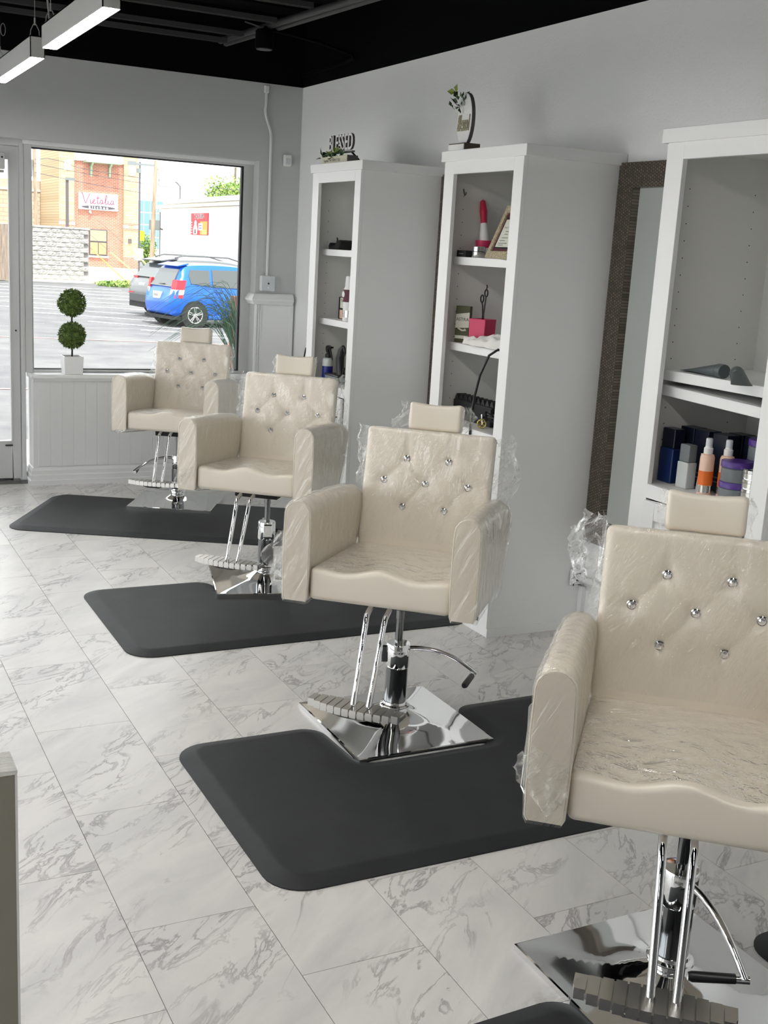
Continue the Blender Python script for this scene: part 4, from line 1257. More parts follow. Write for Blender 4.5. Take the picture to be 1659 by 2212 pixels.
for a, b, L in ((0.11, 0.120, 0.03), (0.11, 0.108, 0.032), (0.112, 0.092, 0.06), (0.10, 0.080, 0.055), (0.112, 0.068, 0.09), (0.10, 0.060, 0.05)):
    MB().prism([(a-L/2, b-0.0018), (a+L/2, b-0.0018), (a+L/2, b+0.0018), (a-L/2, b+0.0018)], cpt, 0.0025, 0.0029).build('print_line', 'ink_grey', t)
MB().tube([cpt(0.12+0.010*math.cos(k/12*2*PI), 0.163+0.013*math.sin(k/12*2*PI), 0.0027) for k in range(13)], 0.0016, 5).build('seal', 'ink_black', t)
t = MB().box(2.83, 2.87, 4.36, 4.44, z, z+0.19).build('dark_carton', 'navy_dark', bevel=0.001); tag(t, 'dark carton standing behind the framed certificate', 'box')
# --- middle cabinet, second shelf
z = SH[1]
t = thing('blade_box', 'green and white carton lettered ASTRA on the second shelf', 'box', (2.645, 4.392, z), R_(42))
MB().box(0.0, 0.035, 0.0, 0.064, 0, 0.158).build('carton', 'box_green', t, bevel=0.001)
MB().prism([(0.001, 0.066), (0.063, 0.062), (0.063, 0.122), (0.001, 0.132)], lambda a, b, h: (h, a, b), -0.0012, -0.0001).build('white_panel', 'cream_paper', t)
MB().box(-0.0012, -0.0001, 0.001, 0.063, 0.016, 0.03).build('white_strip', 'cream_paper', t)
MB().tube([(-0.001, 0.05, 0.062), (-0.001, 0.03, 0.052), (-0.001, 0.012, 0.054), (-0.001, 0.02, 0.06)], 0.004, 6).build('curl_mark', 'cream_paper', t)
o = link('lettering', text_mesh('ASTRA', 0.0195, 0.0002, 'ink_black'), t, (-0.0016, 0.032, 0.100), FACE_MX)
t = thing('pink_cup', 'square pink holder with scissors on the second shelf', 'holder', (2.66, 4.305, z), R_(24))
m = MB(); s0 = 0.043
m.loft([[(-s, -s, zz), (s, -s, zz), (s, s, zz), (-s, s, zz)] for zz, s in ((0, s0*0.94), (0.112, s0), (0.112, s0-0.006), (0.01, s0-0.01))])
m.build('holder', 'pink', t, bevel=0.003)
s = thing('scissors', 'pair of black handled scissors standing in the square pink holder', 'scissors', (2.66, 4.305, z+0.012))
for dy, zz, rr in ((0.018, 0.185, 0.016), (-0.012, 0.21, 0.016)):
    MB().tube([(0, dy*0.2, 0), (0, dy*0.25, 0.12), (0, dy*0.6, 0.155), (0, dy, zz-rr)], 0.0035, 6).build('blade', 'chrome_dark', s, smooth=60)
    MB().tube([(0, dy+0.012*math.cos(k/12*2*PI), zz+rr*math.sin(k/12*2*PI)) for k in range(13)], 0.003, 6).build('finger_ring', 'black_plastic', s, smooth=60)
MB().tube([(0, -0.012, 0.225), (0, -0.016, 0.238), (0, -0.012, 0.245)], 0.003, 6).build('finger_rest', 'black_plastic', s)
t = thing('folded_cloth', 'crumpled white cloth hanging over the front of the second shelf', 'cloth', (2.582, 4.05, z))
def clf(u, v):
    y = 0.295*(1-u)-0.03; d = v*0.05*(0.55+1.6*u)
    hgt = (0.03 + 0.045*u*u)*(math.sin(PI*min(1, v*0.9))**0.5 if v > 0 else 0)
    k = mnoise.noise(Vector((u*6, v*5, 2)))
    return (-0.012+d+0.006*math.sin(u*14), y+0.006*k, max(0.002, hgt*(1+0.5*k)+0.003))
m = MB().grid(clf, 26, 16)
m.build('cloth', 'cloth_white', t, smooth=180)
t = MB().box(2.64, 2.68, 3.96, 4.045, z, z+0.19).build('black_case', 'black_plastic', bevel=0.006); tag(t, 'tall black case beside the right stile on the second shelf', 'case')
t = thing('pink_bottle', 'pink bottle at the back of the second shelf', 'bottle', (2.80, 4.20, z))
MB().lathe([(0.03, 0), (0.031, 0.003), (0.031, 0.085), (0.02, 0.1), (0.012, 0.105), (0.012, 0.125)], n=18).build('bottle', 'pink', t, smooth=40)
MB().lathe([(0.014, 0.1252), (0.014, 0.145), (0.01, 0.147)], n=14).build('cap', 'black_plastic', t, smooth=40)
# --- middle cabinet, counter
z = SH[2]
t = thing('comb_rack', 'black rack with a row of pointed clips in the middle cabinet', 'clip rack', (2.625, 4.125, z))
MB().box(0.0, 0.10, 0.0, 0.325, 0.0, 0.085).build('tray', 'black_matt', t, bevel=0.006)
for k in range(9):
    y = 0.018+k*0.037
    MB().prism([(-0.017, 0.084), (0.017, 0.084), (0.004, 0.108), (-0.004, 0.108)], lambda a, b, h: (h, y+a, b), 0.01, 0.06).build('clip', 'black_plastic', t, bevel=0.002)
t = thing('tangled_cord', 'tangle of black cables with silver clips on the middle counter', 'cords', (2.575, 3.955, z))
rnd = random.Random(3)
for k in range(5):
    pts = [(rnd.uniform(0.0, 0.035), 0.02+0.13*i/6+rnd.uniform(-.02, .02), 0.012+0.045*abs(math.sin(i*1.3+k))+rnd.uniform(0, 0.02)) for i in range(7)]
    MB().tube(pts, 0.006, 6).build('cable', 'black_plastic', t, smooth=60)
MB().tube([(0.0, 0.17, 0.03), (-0.005, 0.155, 0.06), (-0.004, 0.148, 0.02)], 0.003, 6).build('metal_clip', 'chrome', t)
MB().tube([(0.0, 0.05, 0.05), (0.01, 0.02, 0.085), (0.02, -0.02, 0.10)], 0.005, 6).build('metal_clip', 'silver', t)
t = thing('brass_plug', 'round brass fitting lying at the front of the middle counter', 'fitting', (2.57, 4.105, z+0.0225), R_(50))
MB().tube([(0, 0.018*math.cos(k/16*2*PI), 0.018*math.sin(k/16*2*PI)) for k in range(17)], 0.0035, 8).build('ring', 'brass', t, smooth=60)
for k in range(5):
    a = k*2*PI/5
    MB().tube([(0, 0, 0), (0, 0.017*math.cos(a), 0.017*math.sin(a))], 0.0035, 6).build('spoke', 'brass', t)
MB().cyl((0.0, 0, 0), (0.03, 0, 0), 0.012, n=14).build('barrel', 'black_plastic', t)
o = MB().tube([(2.70, 3.99, 1.10), (2.62, 4.0, 1.17), (2.565, 4.015, 1.19), (2.53, 4.025, 1.165), (2.515, 4.06, 1.08), (2.512, 4.085, 0.99), (2.512, 4.10, 0.90), (2.515, 4.105, 0.80), (2.515, 4.10, 0.70)], 0.0055, 10).build('power_cable', 'black_plastic', smooth=60)
tag(o, 'black cable hanging down in front of the middle cabinet', 'cable')
# --- near cabinet
z = 1.224
for y, rz, ln, lab in ((2.765, R_(90-12), 0.19, 'dark grey squeeze tube lying with its cap to the right'), (2.70, R_(-90-38), 0.15, 'dark grey squeeze tube lying with its cap to the left')):
    t = thing('squeeze_tube', lab, 'tube', (2.61, y, z), rz, 'grey tubes on the near cabinet shelf')
    rings = []
    for i in range(9):
        q = i/8
        ry, rzz = 0.022+0.010*q, 0.022*(1-q)+0.0015*q
        rings.append([(0.02+ln*q, ry*math.cos(2*PI*k/16), 0.0225*(1-q)+0.003*q + rzz*math.sin(2*PI*k/16)) for k in range(16)])
    MB().loft(rings).build('tube_body', 'tube_grey', t, smooth=60)
    MB().cyl((-0.012, 0, 0.0225), (0.02, 0, 0.0225), 0.0225, 0.0222, n=18).build('cap', 'tube_grey', t, smooth=60, bevel=0.002)
    MB().obox((0.048, -0.0125, 0.0345), (0.02, 0.010, 0.001), RX(R_(32)) @ RY(R_(7))).build('sticker', 'jar_grey', t)
z = SH[2]
def square_bottle(x, y, w, d, h, hc, m1, m2, label, name='square_bottle', rz=0.0, g=None):
    t = thing(name, label, 'bottle', (x, y, z), rz, g)
    MB().box(0, d, -w/2, w/2, 0, h).build('bottle', m1, t, bevel=0.004)
    MB().box(0.003, d-0.003, -w/2+0.003, w/2-0.003, h+0.0005, h+hc).build('cap', m2, t, bevel=0.003)
    return t
square_bottle(2.60, 2.972, 0.068, 0.05, 0.118, 0.066, 'navy', 'navy_dark', 'deep blue square bottle at the left end of the near cabinet')
G = 'tall dark cartons behind the bottles'
for x, y, lab in ((2.668, 2.955, 'tall dark carton behind the deep blue square bottle'), (2.665, 2.882, 'tall dark carton behind the frosted bottle'), (2.67, 2.80, 'tall dark carton behind the white tube'),
                  (2.735, 2.80, 'tall dark carton in the rear row, left one'), (2.735, 2.725, 'tall dark carton in the rear row, right one')):
    t = thing('tall_carton', lab, 'carton', (x, y, z), 0, G)
    MB().box(0, 0.055, -0.033, 0.033, 0, 0.19).build('carton', 'navy_dark', t, bevel=0.001)
    MB().box(-0.0008, -0.0001, -0.02, 0.02, 0.045, 0.049).build('print_line', 'jar_grey', t)
    MB().box(-0.0008, -0.0001, -0.02, 0.015, 0.03, 0.034).build('print_line', 'jar_grey', t)
square_bottle(2.588, 2.873, 0.052, 0.04, 0.088, 0.058, 'frosted', 'jar_grey', 'frosted white bottle with a clear grey cap')
t = thing('white_tube', 'pale standing tube beside the frosted bottle', 'tube', (2.60, 2.803, z))
MB().loft([[(0.02+a*math.cos(2*PI*k/16), b*math.sin(2*PI*k/16), zz) for k in range(16)] for zz, a, b in ((0.0, 0.018, 0.022), (0.02, 0.018, 0.022), (0.125, 0.002, 0.024))]).build('tube_body', 'plastic_grey', t, smooth=60)
for k in range(5):
    MB().box(-0.0005+0.0034*k*0.5, 0.0005+0.0034*k*0.5, -0.012, 0.0, 0.03+k*0.018, 0.033+k*0.018).build('print_line', 'jar_grey', t)
for x, y, lab in ((2.585, 2.757, 'orange and peach spray bottle with a clear cap, left one of two'), (2.63, 2.715, 'orange and peach spray bottle with a clear cap, right one of two')):
    lathe_thing('pump_bottle', lab, 'bottle', (x, y, z), [
        ('base_band', 'silver', [(0.0235, 0.012), (0.0235, 0.035)]), ('foot', 'peach', [(0.022, 0), (0.023, 0.002), (0.023, 0.012), (0.001, 0.012)]),
        ('orange_label', 'orange', [(0.0236, 0.036), (0.0236, 0.082)]), ('bottle', 'peach', [(0.023, 0.03), (0.0233, 0.125), (0.02, 0.134), (0.013, 0.137)]),
        ('collar', 'sign_white', [(0.0135, 0.1365), (0.0145, 0.139), (0.0145, 0.155), (0.011, 0.158), (0.0105, 0.17)]), ('cap', 'plastic_grey', [(0.0108, 0.16), (0.0108, 0.184), (0.009, 0.187)])], 'pump bottles in the near cabinet')
def jar(x, y, zz, r, label):
    lathe_thing('purple_lid_jar', label, 'jar', (x, y, zz), [
        ('jar_body', 'jar_grey', [(r*0.94, 0), (r*0.96, 0.003), (r*0.96, 0.042), (r*0.9, 0.045)]), ('lid', 'purple', [(r, 0.0455), (r, 0.062), (r*0.95, 0.065)])], 'purple lidded jars')
jar(2.62, 2.66, z, 0.05, 'lower jar with purple lid of the front stack')
jar(2.62, 2.66, z+0.0652, 0.05, 'upper jar with purple lid of the front stack')
jar(2.72, 2.655, z, 0.05, 'lowest jar with purple lid of the rear stack')
jar(2.72, 2.655, z+0.0652, 0.05, 'middle jar with purple lid of the rear stack')
jar(2.72, 2.655, z+0.1304, 0.05, 'top jar with purple lid of the rear stack')
for k, lab in enumerate(('lowest silver tin of the stack at the right stile', 'second silver tin from the bottom of the stack', 'third silver tin from the bottom of the stack', 'top silver tin of the stack at the right stile')):
    t = lathe_thing('silver_tin', lab, 'tin', (2.615, 2.575, z+k*0.0302), [
        ('tin_body', 'silver', [(0.036, 0), (0.038, 0.002), (0.038, 0.016), (0.036, 0.018)]), ('lid', 'chrome', [(0.0385, 0.0182), (0.0385, 0.027), (0.035, 0.03)])], 'stacked silver tins')
# ================================================================== outdoors
def gz(y):
    if y < 8.0: return -0.12
    if y < 27.0: return -0.12 - 0.38*(y-8.0)/19.0
    return -0.5
lot = MB()
ys = [-20, 7.62, 9.2, 12, 16, 20, 24, 27, 40, 140]
lot.loft([[(-60, y, gz(y)), (120, y, gz(y)), (120, y, gz(y)-0.4), (-60, y, gz(y)-0.4)] for y in ys])
lot = lot
lot = struct(lot.build('parking_lot', 'asphalt'), 'grey asphalt parking lot outside the window')
walk = MB()
walk.box(-5.6, 12, 7.53, 9.2, -0.5, -0.04); pass
walk = walk.build('sidewalk', 'concrete')
struct(MB().box(-17, XL-0.13, -12, 7.52, -0.5, -0.06).build('bounce_yard', 'bounce_concrete'), 'unseen pale yard added left of the shop to bounce light in')  # added bright ground, never in view, throws light up onto the right wall
struct(walk, 'pale concrete walk along the shop front')
def stripe(a, b, w, mat, nm='parking_line'):
    a, b = Vector(a), Vector(b)
    d = (b-a).normalized(); s = Vector((-d.y, d.x))*w/2
    vs = []
    for p in (a-s, b-s, b+s, a+s):
        vs.append((p.x, p.y, gz(p.y)+0.004))
    MB().add(vs + [(x, y, zz+0.004) for x, y, zz in vs], [(0, 3, 2, 1), (4, 5, 6, 7), (0, 1, 5, 4), (1, 2, 6, 5), (2, 3, 7, 6), (3, 0, 4, 7)]).build(nm, mat, lot)
for a, b in (((4.2, 49.2), (11.6, 46.2)), ((4.0, 46.9), (11.3, 43.7)), ((3.8, 44.6), (10.9, 41.2)), ((3.5, 42.3), (10.5, 38.6)), ((3.2, 40.0), (9.8, 36.2)), ((3.0, 37.6), (9.2, 33.8)), ((2.8, 35.0), (8.9, 31.4)), ((5.6, 31.4), (8.4, 29.2)), ((6.4, 28.6), (8.2, 26.9)), ((7.0, 26.0), (9.6, 24.2)), ((7.4, 24.2), (10.0, 22.6))):
    stripe(a, b, 0.12, 'line_white')
stripe((1.5, 23.4), (8.0, 21.6), 0.12, 'line_red', 'kerb_line')
stripe((0.5, 13.9), (2.8, 13.7), 0.10, 'line_red', 'kerb_line')

# ---------------------------------------------------------------- split face block wall, block by block
bw = thing('block_wall', 'rough grey split face block wall across the parking lot', 'wall', (8.6, 52.0, -0.5))
MB().box(-2.6, 3.02, 0.06, 0.30, 0, 2.30).build('core', 'mortar', bw)
def rough_block(seed):
    rnd = random.Random(seed)
    L, H = 0.398, 0.1955
    def fn(u, v):
        edge = min(u, 1-u, v, 1-v)
        d = 0.012+0.015*abs(mnoise.noise(Vector((u*5+seed*7, v*4+seed, seed)))) if edge < 1e-6 else 0.035+0.075*abs(mnoise.noise(Vector((u*4+seed*7, v*3+seed, seed))))
        return (u*L, -d, v*H)
    m = MB().grid(fn, 6, 4)
    m.box(0, L, 0.0, 0.06, 0, H)
    return m.mesh('block', 'split_stone')
bms = [rough_block(k) for k in range(6)]
rnd = random.Random(4)
for r in range(11):
    off = 0.2 if r % 2 else 0.0
    for k in range(14):
        x = -2.6 + off + k*0.4
        if x + 0.395 <= 3.03:
            link('block', rnd.choice(bms), bw, (x, 0.0, r*0.197+0.10))
MB().box(-2.65, 3.06, -0.06, 0.34, 2.27, 2.36).build('coping', 'split_stone', bw, bevel=0.02)
MB().box(-2.6, 3.3, -0.35, 0.3, 0.0, 0.10).build('footing', 'concrete', bw)

# ---------------------------------------------------------------- board fence seen through the door
fn_ = thing('board_fence', 'weathered brown board fence seen through the door glass', 'fence', (4.4, 50.6, -0.5))
for k in range(24):
    hh = 2.30 + 0.05*math.sin(k*2.3)
    MB().box(0.15*k, 0.15*k+0.142, 0.0, 0.03, 0.05, hh).build('board', 'fence_wood', fn_)
for zz in (0.4, 1.3, 2.0):
    MB().box(0.0, 3.6, 0.03, 0.10, zz, zz+0.09).build('rail', 'fence_wood', fn_)
MB().box(2.2, 3.15, -0.04, -0.001, 0.95, 1.03).build('gate_bar', 'pole_dark', fn_)

# ---------------------------------------------------------------- brick restaurant
bt = thing('brick_building', 'red brick restaurant with tan stone piers and a white signboard', 'building', (15.6, 74.0, -0.5))
MB().box(0.0, 3.05, 0.0, 5.8, 0.15, 6.55).build('brick_front', 'brick_red', bt)
MB().box(-0.05, 3.1, -0.12, 0.1, 6.5, 7.2).build('parapet', 'trim_stone', bt)
MB().box(-1.2, 4.2, -0.25, 5.9, 0.0, 0.15).build('plinth', 'trim_stone', bt)
for x0 in (-0.92, 3.05):
    p = MB().box(x0, x0+0.92, -0.22, 5.8, 0.15, 7.6).build('stone_pier', 'stone_tan', bt)
    MB().box(x0+0.30, x0+0.72, -0.26, -0.221, 5.85, 6.45).build('medallion', 'trim_stone', p)
    for zz in (2.52, 2.84):
        MB().box(x0-0.02, x0+0.94, -0.25, -0.2205, zz, zz+0.10).build('brick_band', 'brick_red', p)
    MB().box(x0-0.02, x0+0.30, -0.25, -0.2205, 2.63, 2.83).build('stone_inset', 'trim_stone', p)
    MB().box(x0+0.64, x0+0.94, -0.25, -0.2205, 2.63, 2.83).build('stone_inset', 'trim_stone', p)
    MB().box(x0-0.02, x0+0.94, -0.25, -0.2205, 0.15, 0.85).build('brick_base', 'brick_red', p)
wn = MB().box(0.94, 2.06, -0.06, 0.02, 0.86, 2.45).build('window', 'window_dark', bt)
MB().box(1.0, 2.0, -0.08, -0.061, 1.75, 2.40).build('pane', 'blind', wn)
MB().box(1.0, 1.48, -0.08, -0.061, 0.94, 1.66).build('pane', 'window_wood', wn)
MB().box(1.53, 2.0, -0.08, -0.061, 0.94, 1.66).build('pane', 'window_wood', wn)
MB().box(0.85, 2.15, -0.12, 0.0, 0.74, 0.85).build('window_sill', 'trim_stone', bt)
aw = MB().box(0.58, 2.80, -0.85, -0.001, 6.42, 6.55).build('awning', 'awning_green', bt)
for x in (1.0, 2.15):
    MB().prism([(0, 6.42), (-0.55, 6.42), (-0.45, 6.32), (-0.16, 6.2), (-0.1, 5.7), (0, 5.6)], lambda a, b, h: (h, a, b), x, x+0.12).build('awning_bracket', 'awning_green', aw)
MB().box(3.35, 3.55, -0.30, -0.221, 1.72, 2.0).build('wall_lamp', 'pole_dark', bt)
sg = thing('restaurant_sign', 'white signboard lettered Vietalia kitchen on the brick wall', 'sign', (17.08, 73.9, 3.62))
MB().box(-1.21, 1.21, -0.10, 0.095, -0.50, 0.50).build('board', 'sign_white', sg, bevel=0.02)
def strokes(sg, lines, ox, oz, sc, r, mat, name):
    for ln in lines:
        pts = []
        for i in range(len(ln)-1):
            p0 = ln[max(i-1, 0)]; p1 = ln[i]; p2 = ln[i+1]; p3 = ln[min(i+2, len(ln)-1)]
            for k in range(4):
                q = k/4
                f = [0.5*(2*p1[j]+(p2[j]-p0[j])*q+(2*p0[j]-5*p1[j]+4*p2[j]-p3[j])*q*q+(3*p1[j]-p0[j]-3*p2[j]+p3[j])*q**3) for j in (0, 1)]
                pts.append(f)
        pts.append(ln[-1])
        MB().tube([(ox+a*sc, -0.108, oz+b*sc) for a, b in pts], r, 5).build(name, mat, sg, smooth=60)
V = [(0, 1.5), (0.12, 1.45), (0.45, 0), (0.62, 0.5), (0.95, 1.55)]
def li(x): return [[(x, 0.62), (x+0.02, 0.1), (x+0.14, 0.0), (x+0.26, 0.2)]]
def le(x): return [[(x, 0.3), (x+0.2, 0.45), (x+0.14, 0.66), (x, 0.4), (x+0.06, 0.04), (x+0.2, 0.0), (x+0.34, 0.2)]]
def la(x): return [[(x+0.26, 0.58), (x+0.08, 0.6), (x, 0.2), (x+0.12, 0.0), (x+0.26, 0.3), (x+0.28, 0.6), (x+0.28, 0.1), (x+0.42, 0.16)]]
def lt(x): return [[(x+0.12, 1.3), (x+0.04, 0.2), (x+0.14, 0.0), (x+0.28, 0.2)], [(x-0.06, 0.85), (x+0.12, 0.88), (x+0.3, 0.98)]]
def ll(x): return [[(x, 0.2), (x+0.22, 1.0), (x+0.2, 1.4), (x+0.08, 1.1), (x+0.08, 0.1), (x+0.2, 0.0), (x+0.3, 0.2)]]
L = [V] + li(1.0) + le(1.3) + lt(1.75) + la(2.1) + ll(2.62) + li(3.0) + la(3.32)
strokes(sg, [[(a*1.42, b) for a, b in ln] for ln in L], -1.05, -0.12, 0.385, 0.024, 'script_red', 'script_letter')
el = [(1.05*math.cos(2*PI*k/36), -0.345+0.105*math.sin(2*PI*k/36)) for k in range(36)]
MB().prism(el, lambda a, b, h: (a, h, b), -0.108, -0.1005).build('oval', 'window_dark', sg)
o = link('lettering', text_mesh('kitchen', 0.24, 0.004, 'sign_white', 0, 1.55, 0.004), sg, (0, -0.112, -0.345), FACE_MY)
o.scale = (1.1, 1, 1)
lm = thing('sign_lamp', 'small white spotlight below the restaurant signboard', 'lamp', (16.55, 73.95, 3.02))
MB().cyl((0, -0.18, 0), (0.1, -0.05, -0.12), 0.07, 0.04, n=12).build('head', 'sign_white', lm)
MB().tube([(0.1, -0.05, -0.12), (0.12, 0.04, -0.16)], 0.02, 6).build('arm', 'pole_dark', lm)

tb = thing('block_building', 'long tan block building left of the brick restaurant', 'building', (3.0, 80.0, -0.5))
MB().box(-10, 12.95, 0.0, 6.0, 0.0, 4.65).build('block_front', 'block_tan', tb)
MB().box(-10, 12.95, -0.06, 6.0, 4.66, 4.78).build('cornice', 'trim_stone', tb)
MB().box(-10, 12.95, 0.02, 6.0, 4.79, 5.35).build('roof_band', 'brown_band', tb)
gb = thing('glass_building', 'distant building with blue green glass behind the poles', 'building', (26.5, 110.0, -0.5))
MB().box(0, 6.0, 0.0, 8.0, 0, 7.2).build('wall', 'stucco_white', gb)
for i in range(9):
    for j in range(4):
        MB().box(0.15+i*0.62, 0.70+i*0.62, -0.05, 0.02, 1.2+j*1.12, 2.2+j*1.12).build('pane', 'glass_blue', gb)

# ---------------------------------------------------------------- white building with the poster
A, B = Vector((16.45, 58.0)), Vector((15.6, 38.0))
d = (B-A).normalized(); ang = math.atan2(d.y, d.x)
wb = thing('white_building', 'low white building with a red poster behind the parked cars', 'building', (A.x, A.y, -0.5), ang)
LB = (B-A).length
MB().box(0, LB, 0.0, 9.0, 0, 3.55).build('wall', 'stucco_white', wb)
MB().box(-0.15, LB, -0.18, 9.0, 3.56, 3.72).build('eave', 'trim_stone', wb)
MB().box(2.0, LB, -0.30, 9.0, 3.73, 3.92).build('parapet', 'stucco_white', wb)
MB().tube([(2.5, 0.4, 3.92), (2.5, 0.4, 4.6), (2.1, 0.3, 4.8)], 0.04, 8).build('roof_vent', 'pole_dark', wb)
MB().obox((0.9, -0.45, 2.75), (0.34, 0.45, 0.5), RZ(0.5)).build('floodlight', 'jar_grey', wb, bevel=0.05)
MB().tube([(0.75, -0.2, 2.6), (0.75, 0.0, 2.55)], 0.04, 6).build('floodlight_arm', 'pole_dark', wb)
MB().tube([(13.8, -0.06, 1.35), (15.9, -0.06, 2.65)], 0.035, 6).build('diagonal_pipe', 'trim_stone', wb)
MB().box(0.25, 0.32, -0.05, -0.001, 1.2, 3.4).build('downpipe', 'jar_grey', wb)
xs = 6.3
ps = thing('poster', 'red poster lettered TAQUERIA on the white building', 'poster', (A.x+d.x*xs + d.y*0.03, A.y+d.y*xs - d.x*0.03, 0.0), ang)
PW, PH, z0 = 2.75, 0.93, 1.86
MB().box(0, PW, -0.02, 0.02, z0, z0+PH).build('sheet', 'poster_red', ps)
MB().box(1.55, PW-0.02, -0.024, -0.0201, z0+0.02, z0+PH*0.62).build('orange_field', 'poster_orange', ps)
MB().box(1.9, 2.6, -0.027, -0.0241, z0+0.02, z0+PH*0.25).build('yellow_field', 'poster_yellow', ps)
fig = [(0.45, 0.02), (1.05, 0.02), (1.15, 0.28), (0.98, 0.5), (1.0, 0.62), (0.8, 0.72), (0.6, 0.62), (0.62, 0.5), (0.42, 0.3)]
MB().prism(fig, lambda a, b, h: (a, h, z0+b*0.9), -0.027, -0.0241).build('white_shape', 'sign_white', ps)
MB().prism([(0.62, 0.06), (0.9, 0.06), (0.84, 0.28), (0.68, 0.28)], lambda a, b, h: (a, h, z0+b*0.9), -0.030, -0.0271).build('dark_shape', 'window_dark', ps)
MB().box(1.3, 1.95, -0.030, -0.0271, z0+0.20, z0+0.50).build('white_patch', 'sign_white', ps)
MB().box(1.38, 1.85, -0.033, -0.0301, z0+0.38, z0+0.42).build('blue_bar', 'poster_blue', ps)
MB().box(1.38, 1.85, -0.033, -0.0301, z0+0.27, z0+0.31).build('blue_bar', 'poster_blue', ps)
for k in range(5):
    MB().box(0.04, 0.24, -0.024, -0.0201, z0+0.08+k*0.11, z0+0.11+k*0.11).build('menu_line', 'sign_white', ps)
o = link('lettering', text_mesh('TAQUERIA', 0.30, 0.003, 'sign_white', 0, 1.0, 0.010), ps, (1.36, -0.026, z0+0.79), FACE_MY); o.scale = (1.15, 0.85, 1)
o = link('lettering', text_mesh('TAQUERIA', 0.30, 0.003, 'window_dark', 0, 1.0, -0.003), ps, (1.36, -0.031, z0+0.79), FACE_MY); o.scale = (1.15, 0.85, 1)

# ---------------------------------------------------------------- poles and wires
def util_pole(x, y, h, r, label, lean=0.0):
    t = thing('utility_pole', label, 'pole', (x, y, -0.5))
    MB().tube([(0, 0, 0), (lean*0.5, 0, h/2), (lean, 0, h)], [r*1.15, r, r*0.85], 12).build('shaft', 'pole_wood', t, smooth=60)
    return t
p = util_pole(10.88, 60.0, 7.5, 0.085, 'dark wooden utility pole at the left edge of the window', -0.16)
MB().cyl((-0.32, -0.05, 4.7), (-0.32, -0.05, 5.5), 0.12, n=12).build('transformer', 'jar_grey', p)
p = util_pole(15.5, 56.0, 5.72, 0.10, 'pale wooden utility pole in front of the white building', 0.19)
MB().tube([(0.25, 0, 5.4), (0.33, -0.1, 5.0), (0.3, -0.1, 4.6)], 0.015, 5).build('loose_cable', 'wire', p)
lp = thing('street_lamp', 'dark lamp post with a crossbar beside the pale utility pole', 'lamp post', (15.98, 60.0, -0.5))
MB().cyl((0, 0, 0), (0, 0, 5.85), 0.055, 0.045, n=10).build('post', 'pole_dark', lp)
MB().box(-0.55, 0.72, -0.05, 0.05, 5.68, 5.78).build('crossbar', 'jar_grey', lp)
MB().box(-0.62, -0.2, -0.12, 0.12, 5.66, 5.84).build('lamp_head', 'jar_grey', lp)
MB().cyl((-0.06, -0.06, 5.30), (-0.06, -0.06, 5.52), 0.13, n=12).build('lamp_globe', 'jar_grey', lp)
MB().box(0.02, 0.24, -0.10, -0.06, 1.95, 2.45).build('yellow_sign', 'yellow', lp)
MB().box(-0.25, 0.18, -0.12, -0.06, 0.95, 1.55).build('white_sign', 'sign_white', lp)
lp = thing('street_lamp', 'dark square lamp post in front of the tan stone pier', 'lamp post', (11.92, 58.0, -0.5))
MB().box(-0.065, 0.065, -0.065, 0.065, 0, 4.6).build('post', 'pole_dark', lp)
MB().box(-0.08, 0.36, -0.12, 0.12, 4.58, 4.70).build('lamp_head', 'jar_grey', lp)
for k, (z0, z1, sag, lab) in enumerate(((4.95, 4.30, 0.14, 'upper overhead wire crossing the window view'), (4.82, 4.02, 0.20, 'middle overhead wire crossing the window view'), (4.40, 3.45, 0.20, 'lower overhead wire crossing the window view'))):
    pts = []
    for i in range(21):
        q = i/20
        pts.append((10.75+(24.0-10.75)*q, 59.85, z0+(z1-z0)*q-4*sag*q*(1-q)+(0.25*math.exp(-((q-0.07)/0.06)**2) if k == 0 else 0)))
    o = MB().tube(pts, 0.013, 6).build('overhead_wire', 'wire')
    tag(o, lab, 'wire', 'overhead wires')
for k, (a, b, lab) in enumerate((((12.55, 51.0, 0.95), (14.2, 51.0, -0.48), 'yellow guy wire guard leaning left beside the block wall'), ((16.1, 54.0, 1.25), (17.2, 50.0, -0.48), 'yellow guy wire guard nearest the parked cars'), ((15.7, 55.0, 0.85), (16.5, 51.0, -0.48), 'middle yellow guy wire guard'))):
    a = Vector(a); b = Vector(b)
    a.x -= 1.0 if k == 0 else 2.4; b.x -= 1.0 if k == 0 else 2.4
    t = thing('guy_wire', lab, 'guy wire', b, 0, 'guy wires with yellow guards')
    MB().tube([(0, 0, 0), (a-b)], 0.03, 6).build('guard', 'poster_yellow', t)
    MB().tube([(a-b), (a-b)*1.6], 0.008, 5).build('cable', 'wire', t)

# ---------------------------------------------------------------- greenery
def leaf_cloud(c, rad, n, size, seed):
    rnd = random.Random(seed); m = MB()
    for i in range(n):
        d = Vector((rnd.gauss(0, 1), rnd.gauss(0, 1), rnd.gauss(0, 1))).normalized()*(rnd.random()**0.45)
        p = Vector(c)+Vector((d.x*rad[0], d.y*rad[1], d.z*rad[2]))
        a = Vector((rnd.gauss(0, 1), rnd.gauss(0, 1), rnd.gauss(0, 1))).normalized()
        b = a.cross(Vector((rnd.gauss(0, 1), rnd.gauss(0, 1), rnd.gauss(0, 1)))).normalized()
        s = size*rnd.uniform(0.6, 1.2)
        m.add([p-a*s, p+b*s*0.5, p+a*s, p-b*s*0.5], [(0, 1, 2, 3)])
    return m
tr = thing('tree', 'light green tree rising behind the white building', 'tree', (21.8, 62.5, -0.5))
MB().tube([(0, 0, 0), (0.05, 0, 2.5), (-0.05, 0, 4.2)], [0.22, 0.17, 0.1], 8).build('trunk', 'tree_bark', tr)
